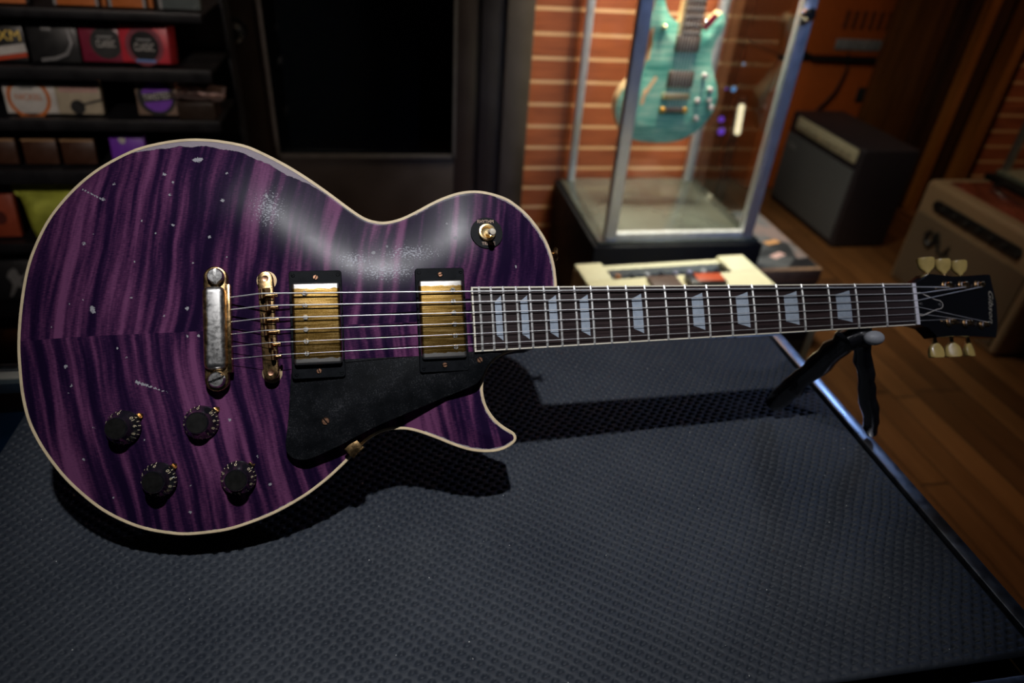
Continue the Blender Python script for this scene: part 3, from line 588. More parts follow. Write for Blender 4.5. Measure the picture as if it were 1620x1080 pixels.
def rubber():
    m,t,b=nt_new('dimpled_rubber'); c=objco(t); n=noise_(t,c,9,4,.6); g=noise_(t,c,420,4,.75); sp=nd(t,'TexVoronoi',ins={'Scale':95.0}); t.links.new(c,sp.inputs['Vector'])
    sp2=mth(t,'MULTIPLY',mth(t,'LESS_THAN',sp.outputs['Distance'],.05),mth(t,'GREATER_THAN',noise_(t,c,60,1),.56))
    base=ramp(t,n,[(.35,(.020,.026,.038)),(.68,(.036,.043,.056))]); dust=mth(t,'MULTIPLY',mth(t,'GREATER_THAN',mth(t,'ADD',g,mth(t,'MULTIPLY',n,.3)),.80),.55)
    t.links.new(mix(t,sp2,mix(t,dust,base,(.075,.078,.082)),(.5,.5,.48)),b.inputs['Base Color'])
    t.links.new(mth(t,'ADD',mth(t,'MULTIPLY',g,.3),.48),b.inputs['Roughness']); bump(t,b,g,.5,.0006); return m
me=matmesh(); me.materials.append(rubber()); mo=bpy.data.objects.new('rubber_mat',me); COL.objects.link(mo); tag(mo,'dark dimpled rubber mat lying on the counter under the purple guitar','mat')
# neck rest
tape=mat('black_tape_wrap',(.008,.008,.010),.22,coat=.6,var=.3,scale=60,bmp=.5)
nr_=thing('neck_rest','black padded two-legged rest holding up the purple guitar neck','guitar neck rest',(.475,.515,ZT))
ap=Vector((.468,.519,H-.367)); la=Vector((.424,.546,ZT+.013)); lb=Vector((.5255,.4975,ZT+.004))
def wob(a,b_,r,sd):
    random.seed(sd); n=14; P=[a.lerp(b_,i/n)+Vector((random.uniform(-1,1),random.uniform(-1,1),0))*.0012 for i in range(n+1)]
    return P,[r*(1+.12*random.uniform(-1,1)) for _ in P]
for a,b_,r,sd in ((ap,la,.0115,3),(ap+Vector((.006,-.006,0)),lb,.0085,5)):
    bm=BM(); P,R=wob(a,b_,r,sd); R[-1]*=.7; tube(bm,P,R,18); finish('leg',bm,tape,nr_)
bm=BM(); tube(bm,[ap+Vector((-.012,-.006,-.004)),ap+Vector((0,-.004,.001)),ap+Vector((.012,-.012,.004))],[.011,.014,.010],16); finish('cradle_pad',bm,tape,nr_)
bm=BM(); bmesh.ops.create_uvsphere(bm,u_segments=20,v_segments=12,radius=.0085,matrix=Matrix.Translation((.4745,.497,H-.3565))@Matrix.Diagonal((1.25,.9,.85,1))); finish('rubber_tip',bm,mat('grey_rubber_tip',(.34,.35,.38),.45),nr_)['label']='grey rubber tip'
# ================================================================= ROOM
def slat_mat(name,c0,c1,cg):
    """horizontal wood boards with pale groove inserts, 76 mm apart"""
    m,t,b=nt_new(name); c=objco(t); sp=nd(t,'SeparateXYZ',ins={0:c}); z=mth(t,'DIVIDE',mth(t,'ADD',sp.outputs[2],SLOFF),SLP); fr=mth(t,'FRACT',z); row=mth(t,'FLOOR',z)
    gap=mth(t,'LESS_THAN',mth(t,'ABSOLUTE',mth(t,'SUBTRACT',fr,.5)),.075)
    n=noise_(t,vec(t,mth(t,'MULTIPLY',sp.outputs[0],9),mth(t,'MULTIPLY',row,3.7),mth(t,'MULTIPLY',sp.outputs[2],160)),1,4,.6)
    n2=noise_(t,vec(t,mth(t,'MULTIPLY',sp.outputs[0],4),mth(t,'MULTIPLY',row,1.7),0.0),1,2)
    f=mth(t,'ADD',mth(t,'MULTIPLY',n,.6),mth(t,'MULTIPLY',n2,.5)); col=mix(t,gap,ramp(t,f,[(.38,c0),(.68,c1)]),cg); t.links.new(col,b.inputs['Base Color']); b.inputs['Roughness'].default_value=.5
    bump(t,b,mth(t,'SUBTRACT',mth(t,'MULTIPLY',n,.2),gap),.8,.004); return m
SLP=.0762; SLOFF=0
GZ=H-.335; SLOFF=-(GZ)+SLP*.5   # a groove runs at GZ
cedar=slat_mat('cedar_slatwall',(.17,.040,.014),(.36,.095,.032),(.62,.36,.18))
bm=BM(); box(bm,.49,1.18,2.38,2.46,0,2.7); struct('wall_back',bm,cedar,'reddish wood slatwall with pale grooves behind the glass case')
bm=BM(); box(bm,2.90,4.2,2.90,2.98,0,2.7); struct('wall_right',bm,cedar,'reddish wood slatwall at the far right')
dkwall=mat('dark_wall',(.012,.011,.012),.6,var=.2,scale=8)
bm=BM(); box(bm,-3,-.55,2.38,2.46,0,2.7); struct('wall_left',bm,dkwall,'dark wall behind the string rack')
bm=BM(); box(bm,1.2,4.2,3.9,3.98,0,2.7); box(bm,1.18,1.24,2.48,3.9,0,2.7); struct('wall_alcove',bm,mat('alcove_wall',(.018,.009,.006),.6,var=.25,scale=6),'dark brown wall behind the orange cabinet')
trimm=mat('brown_trim',(.075,.058,.045),.45,var=.12,scale=15)
bm=BM(); box(bm,.402,.492,2.345,2.40,0,2.7,.004); struct('trim_1',bm,trimm)
bm=BM(); box(bm,1.174,1.212,2.366,2.48,0,2.7,.004); struct('trim_2',bm,wood_mat('reddish_trim',(.09,.035,.014),(.16,.065,.025),20,20,.4,2))
dframe=mat('door_frame_dark',(.020,.016,.017),.42,var=.15,scale=12)
bm=BM(); box(bm,.322,.402,2.36,2.44,0,2.7,.004); box(bm,-.60,-.515,2.36,2.44,0,2.7,.004); struct('trim_3',bm,dframe)
dm=mat('dark_brown_door',(.030,.021,.018),.35,var=.12,scale=10)
bm=BM(); 
box(bm,-.512,-.355,2.372,2.412,.01,2.65,.004); box(bm,.240,.320,2.372,2.412,.01,2.65,.004); box(bm,-.356,.241,2.372,2.412,.01,H-.826,.004); box(bm,-.356,.241,2.372,2.412,2.45,2.65,.004)
dr=struct('door_1',bm,dm,'dark brown door with a black glass panel')
bm=BM(); box(bm,-.356,.241,2.390,2.396,H-.827,2.45); finish('door_glass',bm,glass_mat('door_pane',(.6,.65,.7),.02),dr)
bm=BM(); 
box(bm,-.356,.241,2.366,2.374,H-.830,H-.818); box(bm,.235,.245,2.366,2.374,H-.83,2.45); box(bm,-.361,-.351,2.366,2.374,H-.83,2.45); finish('glazing_bead',bm,mat('bead',(.07,.06,.055),.35),dr)
bm=BM(); cyl(bm,(-.432,2.372,H-.43),(-.432,2.325,H-.43),.011); lathe(bm,[(0,0),(.026,0),(.031,.008),(.030,.02),(.02,.028),(0,.03)],24,Matrix.Translation((-.432,2.33,H-.43))@Matrix.Rotation(PI/2,4,'X')); lathe(bm,[(0,0),(.033,0),(.033,.005),(0,.006)],24,Matrix.Translation((-.432,2.372,H-.43))@Matrix.Rotation(PI/2,4,'X')); finish('door_knob',bm,mat('black_knob',(.01,.01,.012),.25),dr)
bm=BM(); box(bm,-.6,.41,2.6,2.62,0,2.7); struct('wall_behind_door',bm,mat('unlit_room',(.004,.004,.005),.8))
# floor
def floor_mat():
    m,t,b=nt_new('wood_plank_floor'); c=objco(t); sp=nd(t,'SeparateXYZ',ins={0:c}); X,Y=sp.outputs[0],sp.outputs[1]
    px=mth(t,'DIVIDE',X,.088); row=mth(t,'FLOOR',px); fx=mth(t,'FRACT',px); rn=nd(t,'TexWhiteNoise',noise_dimensions='1D'); t.links.new(row,rn.inputs['W'])
    py=mth(t,'DIVIDE',mth(t,'ADD',Y,mth(t,'MULTIPLY',rn.outputs[0],.9)),.75); fy=mth(t,'FRACT',py); pid=mth(t,'ADD',mth(t,'MULTIPLY',row,7.3),mth(t,'FLOOR',py))
    r2=nd(t,'TexWhiteNoise',noise_dimensions='1D'); t.links.new(pid,r2.inputs['W'])
    gx=mth(t,'LESS_THAN',mth(t,'ABSOLUTE',mth(t,'SUBTRACT',fx,.5)),.478); gy=mth(t,'LESS_THAN',mth(t,'ABSOLUTE',mth(t,'SUBTRACT',fy,.5)),.496); ok=mth(t,'MULTIPLY',gx,gy)
    n=noise_(t,vec(t,mth(t,'MULTIPLY',X,45),mth(t,'MULTIPLY',Y,4),pid),1,5,.6)
    f=mth(t,'ADD',mth(t,'MULTIPLY',n,.55),mth(t,'MULTIPLY',r2.outputs[0],.45))
    col=mix(t,ok,(.012,.006,.003),ramp(t,f,[(.15,(.050,.019,.006)),(.5,(.095,.038,.012)),(.85,(.17,.072,.024))])); t.links.new(col,b.inputs['Base Color'])
    t.links.new(mth(t,'ADD',mth(t,'MULTIPLY',n,.2),.26),b.inputs['Roughness']); bump(t,b,mth(t,'ADD',ok,mth(t,'MULTIPLY',n,.15)),.5,.002); return m
bm=BM(); box(bm,-3,4.2,-1.5,3.98,-.04,0); struct('floor',bm,floor_mat())
bm=BM(); box(bm,-3,4.2,-1.5,3.98,2.7,2.76); struct('ceiling',bm,mat('dark_ceiling',(.03,.028,.028),.8))
# wood casing at the right of the alcove
wa=wood_mat('casing_brown',(.05,.017,.004),(.10,.036,.008),25,25,.35,2)
wb=wood_mat('casing_orange',(.20,.065,.010),(.32,.11,.020),25,25,.3,2)
for i,(x0,x1,y0,y1,mm_) in enumerate(((2.28,2.55,2.99,3.05,wa),(2.55,2.665,2.97,3.05,mat('casing_dark',(.035,.013,.006),.4)),(2.665,2.715,2.93,3.05,wb),(2.715,2.82,2.95,3.05,mat('casing_dark',(.035,.013,.006),.4)),(2.82,2.875,2.87,3.05,wb),(2.875,2.93,2.90,3.05,mat('casing_tan',(.16,.075,.03),.4)))):
    bm=BM(); box(bm,x0,x1,y0,y1,0,2.7,.004); struct('trim_%d'%(4+i),bm,mm_)
# ================================================================= GLASS CASE WITH GREEN GUITAR
cz0=H-.9
gc=thing('glass_case','tall aluminium-framed glass case on a black plinth holding the green guitar','display case',(.9,2.09,0))
bm=BM(); box(bm,.618,1.178,1.812,2.372,0,cz0-.012,.004); finish('plinth',bm,mat('black_plinth',(.006,.006,.007),.6,spec=.2),gc)['label']='black plinth'
bm=BM(); box(bm,.632,1.165,1.826,2.360,cz0-.012,cz0,.002); finish('case_floor',bm,mat('grey_green_floor',(.075,.08,.062),.2,var=.45,scale=5,coat=.5),gc)['label']='shiny grey-green floor of the case'
POST=[(.655,1.834,.036),(1.108,1.834,.038),(.655,2.326,.026),(1.105,2.322,.032)]
for x,y,w in POST:
    bm=BM(); box(bm,x,x+w,y,y+w*.8,cz0,H+.60,.003); finish('post',bm,mat('satin_aluminium',(.66,.67,.70),.45,metal=.75,var=.06),gc)
for x0,x1,y0,y1,z0,z1 in ((.691,1.108,1.836,1.856,cz0,cz0+.022),(.655,1.146,1.834,1.87,H+.57,H+.62),(.655,1.146,2.32,2.356,H+.57,H+.62),(.655,.691,1.87,2.32,H+.57,H+.62),(1.11,1.146,1.87,2.32,H+.57,H+.62)):
    bm=BM(); box(bm,x0,x1,y0,y1,z0,z1,.002); finish('rail',bm,mat('pale_rail',(.75,.75,.70),.4,metal=.4),gc)
gl=glass_mat('case_glass',(.97,.99,.98),0)
for x0,x1,y0,y1 in ((.691,1.108,1.848,1.853),(.667,.672,1.863,2.326),(1.126,1.131,1.865,2.322)):
    bm=BM(); box(bm,x0,x1,y0,y1,cz0+.001,H+.57); finish('glass_pane',bm,gl,gc)
bm=BM(); lathe(bm,[(0,0),(.016,0),(.018,.004),(.018,.018),(.012,.024),(0,.025)],20,Matrix.Translation((1.120,1.834,H-.245))@Matrix.Rotation(PI/2,4,'X')); box(bm,1.100,1.126,1.822,1.834,H-.252,H-.238,.002); finish('lock',bm,mat('chrome',(.8,.8,.8),.15,metal=1),gc)['label']='small chrome lock'
# green guitar
f_=1080.
PX0=[(160,950),(122,880),(108,800),(118,720),(150,650),(200,590),(262,545),(300,500),(322,440),(342,390),(368,330),(372,270),(352,200),(362,120),(385,40),(405,-50),(430,-90),(455,-60),(462,0),(475,60),(500,110),(540,150),(610,170),(700,185),(730,170),(765,200),(800,150),(835,115),(868,88),(884,110),(884,180),(855,240),(815,310),(792,380),(790,450),(806,530),(828,620),(830,700),(805,780),(760,855),(700,920),(600,985),(500,1012),(400,1016),(300,1008),(225,990)]
WM=Matrix(((0.98428,-0.04197,0.17155),(-0.16535,-0.56026,0.81164),(0.06204,-0.82725,-0.55839)))
def GG(zx,zy,Y=2.1):   # outline traced on the vertical plane the guitar hangs in
    r=WM@Vector(((950+zx/4.5-810)/f_,(zy/4.5-540)/f_,1)); r*=Y/r.y; return (r.x,r.z+H)
og=spline([GG(*p) for p in PX0],3)
gg=thing('electric_guitar','sea-green flame-top electric guitar with two dark pickups hanging in the glass case','guitar',(.90,2.1,H-.70))
def green():
    m,t,b=nt_new('sea_green_flame'); c=objco(t); sp=nd(t,'SeparateXYZ',ins={0:c})
    n=noise_(t,vec(t,mth(t,'MULTIPLY',sp.outputs[0],9),0.0,mth(t,'MULTIPLY',sp.outputs[2],130)),1,2,.5); n2=noise_(t,c,11,2)
    f=mth(t,'ADD',mth(t,'MULTIPLY',n,.55),mth(t,'MULTIPLY',n2,.5))
    col=ramp(t,f,[(.38,(.05,.25,.19)),(.52,(.17,.43,.32)),(.68,(.40,.60,.44))])
    w=nd(t,'Attribute',attribute_name='bare').outputs['Fac']; k=mth(t,'GREATER_THAN',mth(t,'ADD',w,mth(t,'MULTIPLY',mth(t,'SUBTRACT',noise_(t,c,60,3),.5),.6)),.55)
    t.links.new(mix(t,k,col,(.72,.42,.22)),b.inputs['Base Color']); b.inputs['Roughness'].default_value=.25; b.inputs['Coat Weight'].default_value=.5; return m
bm=BM(); n0=len(og); fr_=[bm.verts.new((x,2.1,z)) for x,z in og]; cxg=sum(p[0] for p in og)/n0
ins=[]
bk=[bm.verts.new((x,2.145,z)) for x,z in og]; bm.faces.new(fr_); bm.faces.new(bk[::-1])
for i in range(n0): bm.faces.new((fr_[i],fr_[(i+1)%n0],bk[(i+1)%n0],bk[i]))
bmesh.ops.recalc_face_normals(bm,faces=bm.faces); finish('body',bm,mat('pale_maple_edge',(.55,.38,.2),.35,coat=.3),gg)['label']='pale natural edge of the body'
gx=np.arange(.6,1.1,.006); gz_=np.arange(H-.72,H-.2,.006); pts=[]
OAg=np.array(og)
def in_g(x,z):
    c=False
    for i in range(n0):
        a=og[i-1];b_=og[i]
        if (a[1]>z)!=(b_[1]>z) and x<(b_[0]-a[0])*(z-a[1])/(b_[1]-a[1])+a[0]: c=not c
    return c
def dist_g(x,z):
    return float(np.min(np.hypot(OAg[:,0]-x,OAg[:,1]-z)))
pts=[Vector(p) for p in og]+[Vector((x,z)) for x in gx for z in gz_ if in_g(x,z) and dist_g(x,z)>.005]
vo,eo,fo,*_=delaunay_2d_cdt(pts,[(i,(i+1)%n0) for i in range(n0)],[],1,1e-5)
me=bpy.data.meshes.new('top'); vs=[]
for v in vo:
    d=dist_g(v.x,v.y); vs.append((v.x-.90,-.0005-.010*min(1,max(0,d-.004)/.05)**.7,v.y-(H-.70)))
me.from_pydata(vs,[],[list(f) for f in fo]); me.polygons.foreach_set('use_smooth',[True]*len(me.polygons)); me.materials.append(green())
def seg(p,a,b_,r):
    t=max(0,min(1,((p[0]-a[0])*(b_[0]-a[0])+(p[1]-a[1])*(b_[1]-a[1]))/((b_[0]-a[0])**2+(b_[1]-a[1])**2))); return max(0,1-math.hypot(p[0]-a[0]-t*(b_[0]-a[0]),p[1]-a[1]-t*(b_[1]-a[1]))/r)
S1=[(GG(370,210),GG(335,420),.012),(GG(385,550),GG(300,680),.012),(GG(310,640),GG(285,730),.012)]
at=me.attributes.new('bare','FLOAT','POINT'); at.data.foreach_set('value',[max(seg((v.x,v.y),*s) for s in S1) for v in vo])
o=bpy.data.objects.new('carved_top',me); COL.objects.link(o); o.parent=gg
darkpk=mat('brown_pickup',(.11,.075,.055),.45,var=.3,scale=90)
for (a,b_,c_,d_) in ((512,250,708,355),(455,500,660,608)):
    p0=GG(a,d_);p1=GG(c_,b_); bm=BM(); box(bm,p0[0]+.002,p1[0]-.002,2.078,2.095,p0[1],p1[1],.003); finish('pickup',bm,darkpk,gg)
p0=GG(425,690);p1=GG(620,655); bm=BM(); box(bm,p0[0],p1[0],2.076,2.092,p0[1],p1[1],.003); finish('bridge',bm,mat('brass_bridge',(.8,.62,.35),.3,metal=.9),gg)
p0=GG(410,788);p1=GG(602,755); bm=BM(); box(bm,p0[0]+.012,p1[0]-.012,2.078,2.092,p0[1],p1[1],.003); tb=finish('tailpiece',bm,darkpk,gg)
for X in (p0[0]+.007,p1[0]-.007):
    bm=BM(); cyl(bm,(X,2.094,(p0[1]+p1[1])/2),(X,2.076,(p0[1]+p1[1])/2),.009,cap=.2); finish('tailpiece_stud',bm,mat('orange_gold_stud',(.85,.45,.1),.3,metal=.8),tb)
for (a,b_) in ((730,530),(770,630),(678,708),(762,705),(772,755),(668,832)):
    x,z=GG(a,b_); bm=BM(); cyl(bm,(x,2.096,z),(x,2.078,z),.0085,.0075,cap=.2); finish('knob',bm,mat('pale_knob',(.6,.5,.48),.2,metal=.3,coat=.5),gg)
x,z=GG(445,185); bm=BM(); cyl(bm,(x,2.095,z),(x,2.078,z),.006,cap=.3); finish('toggle_switch',bm,mat('brass_bridge',(.8,.62,.35),.3,metal=.9),gg)
# neck: tapered board running up out of the body
xa,za=GG(545,250);xb,zb_=GG(700,250); xt=(GG(665,-10)[0]-GG(625,250)[0])/(GG(665,-10)[1]-GG(625,250)[1]); L_=.62
def nk(dx0,dx1,y0,y1,nm,m_,zs=0):
    bm=BM(); cx=(xa+xb)/2; pts=[(cx+dx0,za+zs),(cx+dx1,za+zs),(cx+dx1*.76+.0,za+L_),(cx+dx0*.76,za+L_)]
    lo=[bm.verts.new((p[0],y1,p[1])) for p in pts];hi=[bm.verts.new((p[0],y0,p[1])) for p in pts]
    bm.faces.new(hi);bm.faces.new(lo[::-1])
    for i in range(4): bm.faces.new((lo[i],lo[(i+1)%4],hi[(i+1)%4],hi[i]))
    bmesh.ops.recalc_face_normals(bm,faces=bm.faces); return finish(nm,bm,m_,gg)
wN=(xb-xa)/2
nk(-wN-.002,wN,2.086,2.115,'neck',mat('pale_maple_neck',(.75,.58,.32),.35,coat=.4))
nb=nk(-wN+.005,wN-.003,2.079,2.0865,'fretboard',mat('brown_fretboard',(.13,.07,.04),.45,var=.3,scale=120))
for k in range(14):
    z=za+.012+k*.022; bm=BM(); box(bm,(xa+xb)/2-wN*.88,(xa+xb)/2+wN*.88,2.0775,2.0795,z,z+.0015); finish('fret',bm,fretm,nb)
for k in range(6):
    cx=(xa+xb)/2+(k-2.5)*.0095; bm=BM(); cyl(bm,((p0[0]+p1[0])/2+(k-2.5)*.0102,2.074,p1[1]),(cx*.985+.0135 if False else (xa+xb)/2+(k-2.5)*.0072,2.0755,za+L_),.0006,seg=6); finish('string',bm,steel,gg)
bm=BM(); hx=(xa+xb)/2; prism(bm,[(hx-.022,za+L_),(hx+.022,za+L_),(hx+.04,za+L_+.05),(hx+.035,za+L_+.16),(hx-.035,za+L_+.19),(hx-.04,za+L_+.05)],0,.014); bmesh.ops.transform(bm,matrix=Matrix(((1,0,0,0),(0,0,-1,2.10),(0,1,0,0),(0,0,0,1))),verts=bm.verts); finish('headstock',bm,blk_gloss,gg)
# red ribbon tag with chrome clip on the horn
tg=thing('price_tag','small dark red tag with a shiny clip hanging at the horn of the green guitar','tag',(GG(790,190)[0],2.07,GG(790,190)[1]))
a_,b2_=GG(735,205,2.07),GG(825,105,2.07); bm=BM(); dx=Vector((b2_[0]-a_[0],0,b2_[1]-a_[1])); nn_=Vector((-dx.z,0,dx.x)).normalized()*.009
q=[Vector((a_[0],2.07,a_[1]))-nn_,Vector((a_[0],2.07,a_[1]))+nn_,Vector((b2_[0],2.07,b2_[1]))+nn_,Vector((b2_[0],2.07,b2_[1]))-nn_]
lo=[bm.verts.new(p) for p in q];hi=[bm.verts.new(p+Vector((0,-.003,0))) for p in q]; bm.faces.new(lo);bm.faces.new(hi[::-1])
for i in range(4): bm.faces.new((lo[i],hi[i],hi[(i+1)%4],lo[(i+1)%4]))
bmesh.ops.recalc_face_normals(bm,faces=bm.faces); finish('tag_body',bm,mat('dark_red_tag',(.22,.008,.03),.4),tg)
x,z=GG(752,158,2.065); bm=BM(); bmesh.ops.create_uvsphere(bm,u_segments=14,v_segments=8,radius=.007,matrix=Matrix.Translation((x,2.062,z))@Matrix.Diagonal((1.2,.5,.9,1))); finish('clip',bm,mat('chrome',(.8,.8,.8),.15,metal=1),tg)
# ================================================================= AMPLIFIERS
cream=mat('cream_tolex',(.74,.70,.46),.55,var=.06,scale=150,bmp=.25)
ca=thing('amplifier','cream amplifier with a notched back edge in front of the glass case','amplifier',(.76,1.44,0),(0,0,math.radians(4)))
def cab(bm,x0,x1,y0,y1,z0,z1,bev): box(bm,x0,x1,y0,y1,z0,z1,bev,3)
bm=BM(); zt=H-.85; T=.02
# carcass of boards with the notch left open at the back of the top: local frame
cab(bm,-.255,.255,-.20,.078,zt-T,zt,.004); box(bm,-.255,-.178,.078,.172,zt-T,zt,.004); box(bm,.172,.255,.078,.172,zt-T,zt,.004)
box(bm,-.255,-.235,-.20,.172,0.01,zt-T); box(bm,.235,.255,-.20,.172,.01,zt-T); box(bm,-.235,.235,.146,.170,.01,zt-.010,.003); box(bm,-.235,.235,-.2,.15,.01,.03)
finish('cabinet',bm,cream,ca,local=True)
bm=BM(); box(bm,-.235,.235,-.196,-.186,.03,zt-T); finish('grille',bm,mat('brown_grille',(.08,.06,.04),.8,var=.4,scale=300),ca,local=True)
bm=BM(); box(bm,-.176,.17,.082,.144,zt-.06,zt-.030,.003); ch=finish('chassis',bm,mat('dark_chassis',(.02,.02,.024),.35,metal=.5),ca,local=True)
for k,c_ in enumerate(((.5,.2,.08),(.05,.05,.05),(.6,.6,.62),(.04,.04,.05),(.3,.3,.4),(.35,.35,.5),(.6,.6,.6),(.05,.05,.06))):
    bm=BM(); x=-.15+k*.042; lathe(bm,[(0,0),(.009,0),(.008,.018),(.006,.022),(0,.022)],14,Matrix.Translation((x,.110,zt-.030))); finish('valve',bm,mat('valve%d'%k,c_,.3,metal=.3),ch,local=True)
bm=BM(); tube(bm,[(-.04,-.05,zt),(-.035,-.05,zt+.018),(0,-.05,zt+.024),(.06,-.05,zt+.022),(.085,-.05,zt+.016),(.09,-.05,zt)],.007,8); finish('handle',bm,mat('dark_leather',(.04,.028,.022),.5),ca,local=True)
rc=math.cos(math.radians(4)); 
bk1=tag(finish('booklet',(lambda b:(box(b,.665,.745,1.435,1.495,zt+.0005,zt+.012,.001),b)[1])(BM()),mat('brown_booklet',(.10,.06,.045),.5)),'small dark brown booklet on the cream amplifier top','booklet')
bk2=tag(finish('pedal',(lambda b:(box(b,.765,.865,1.435,1.487,zt+.0005,zt+.022,.004),b)[1])(BM()),mat('black_enamel',(.015,.013,.013),.35)),'black and orange-red effects pedal on the cream amplifier top','pedal')
bm=BM(); box(bm,.785,.86,1.440,1.480,zt+.0222,zt+.025,.001); finish('pedal_face',bm,mat('orange_face',(.55,.09,.03),.4),bk2)
# picture-printed box beside the plinth
pb=thing('cardboard_box','low box printed with grey and pink pictures beside the black plinth','box',(1.30,2.0,0))
bm=BM(); zt2=H-1.0; box(bm,1.185,1.41,1.80,2.28,0,zt2-.045,.004); finish('box_base',bm,mat('dark_card',(.045,.032,.026),.6),pb)
bm=BM(); box(bm,1.183,1.412,1.798,2.282,zt2-.05,zt2-.0005,.004); lid=finish('box_lid',bm,mat('tan_card',(.22,.13,.08),.6),pb); lid['label']='tan card lid'
def picmat():
    m,t,b=nt_new('picture_print'); c=objco(t); v=nd(t,'TexVoronoi',ins={'Scale':9.0}); t.links.new(c,v.inputs['Vector']); n=noise_(t,c,16,3); 
    f=mth(t,'ADD',mth(t,'MULTIPLY',nd(t,'SeparateColor',ins={0:v.outputs['Color']}).outputs[0],.6),mth(t,'MULTIPLY',n,.5))
    t.links.new(ramp(t,f,[(.25,(.008,.008,.010)),(.5,(.025,.027,.03)),(.70,(.10,.105,.11)),(.86,(.18,.13,.12))]),b.inputs['Base Color']); b.inputs['Roughness'].default_value=.6; b.inputs['Specular IOR Level'].default_value=.2; return m
bm=BM(); box(bm,1.19,1.405,1.815,2.27,zt2-.0005,zt2+.001); finish('picture_sheet',bm,picmat(),lid)
for (x,y,a,c_) in ((1.30,1.90,.5,(.55,.35,.32)),(1.26,2.05,.8,(.5,.32,.3)),(1.33,2.0,.3,(.5,.25,.1))):
    bm=BM(); box(bm,-.03,.03,-.013,.013,0,.0006,M=Matrix.Translation((x,y,zt2+.001))@Matrix.Rotation(a,4,'Z')); finish('picture_label',bm,mat('pinkprint%d'%int(c_[0]*100+c_[2]*10),c_,.5),lid)
# dark grey amplifier
ga=thing('amplifier','dark amplifier with grey grille and pale control strip near the orange cabinet','amplifier',(2.12,2.85,0))
gx0,gx1,gy0,gy1,gt=1.975,2.26,2.535,3.13,H-.845
bm=BM(); box(bm,gx0+.012,gx1,gy0,gy1,.0,gt,.012,3); finish('cabinet',bm,mat('black_tolex',(.020,.014,.018),.5,var=.2,scale=200,bmp=.3),ga)
bm=BM(); box(bm,gx0+.004,gx0+.02,gy0+.02,gy1-.02,.03,gt-.10,.003); gr_=finish('grille',bm,mat('grey_grille',(.085,.085,.09),.75,var=.15,scale=250),ga)
bm=BM(); box(bm,-.035,.035,-.001,.001,-.012,.012,M=Matrix.Translation((gx0+.003,gy1-.09,gt-.15))@Matrix.Rotation(PI/2,4,'Z')); finish('badge',bm,mat('pale_badge',(.25,.25,.26),.4,metal=.4),gr_)
bm=BM(); box(bm,gx0+.0,gx0+.045,gy0+.03,gy1-.07,gt-.072,gt-.012,.006,M=None); st_=finish('control_panel',bm,mat('cream_panel',(.50,.44,.30),.5,var=.1,scale=60),ga); st_['label']='pale cream control panel'
for k in range(9):
    bm=BM(); cyl(bm,(gx0+.001,gy0+.07+k*.05,gt-.04),(gx0-.014,gy0+.07+k*.05,gt-.04),.009,.008,seg=14); finish('knob',bm,mat('cream_knob',(.42,.37,.26),.4),st_)
# orange cabinet behind it
oc=thing('amplifier','tall orange amplifier stack standing behind the dark grey-grilled amplifier','amplifier',(2.2,3.4,0))
om=mat('orange_tolex',(.42,.085,.012),.5,var=.15,scale=60,bmp=.2)
bm=BM(); box(bm,1.90,2.49,3.25,3.60,0,H-.632,.012,3); cb=finish('speaker_cabinet',bm,om,oc); 
bm=BM(); box(bm,1.90,2.49,3.25,3.60,H-.620,H-.25,.012,3); hd_=finish('upper_cabinet',bm,om,oc)
bm=BM(); box(bm,1.90,2.49,3.243,3.25,H-.64,H-.622,.001); finish('seam_strip',bm,blackw,cb)
bm=BM(); box(bm,2.18,2.50,3.243,3.249,H-.585,H-.535,.001); finish('label_plate',bm,mat('grey_label',(.20,.19,.20),.4,var=.3,scale=40),hd_)['label']='grey label plate'
bm=BM()
for k in range(6): box(bm,2.19+k*.045,2.212+k*.045,3.244,3.25,H-.49,H-.41)
finish('vent_slots',bm,mat('dark_orange_vent',(.13,.03,.008),.6),hd_)
bm=BM(); box(bm,2.385,2.46,3.243,3.249,H-.83,H-.76,.001); finish('jack_plate',bm,mat('jack_plate',(.03,.032,.032),.4,metal=.4),cb)
bm=BM(); tube(bm,[(2.26,3.236,H-.60),(2.275,3.23,H-.68),(2.25,3.23,H-.78),(2.20,3.232,H-.85),(2.16,3.234,H-.90)],.006,8); tag(finish('cable',bm,mat('black_rubber',(.01,.01,.01),.4)),'black cable hanging across the orange amplifier stack','cable')
bm=BM(); tube(bm,[(1.96,3.236,H-.57),(2.08,3.23,H-.63),(2.2,3.23,H-.63),(2.47,3.232,H-.63)],.009,8); tag(finish('cable',bm,mat('black_rubber',(.01,.01,.01),.4)),'black cable lying along the seam of the orange amplifier stack','cable')
lt=thing('glass_reflection','short bright warm bar added for a reflection low in the glass case','reflection',(1.64,3.0,0))  # glowing bar on a stand, added for a bright reflection in the case glass
bm=BM(); cyl(bm,(1.634,3.0,H-.79),(1.646,3.0,H-.93),.014,cap=.5); finish('glow_bar',bm,mat('glow_bar',(.9,.85,.7),.4,emis=(1,.80,.52),es=1.2),lt)
bm=BM(); box(bm,1.615,1.665,3.012,3.03,0,H-.76,.004); finish('bar_stand',bm,blackw,lt)
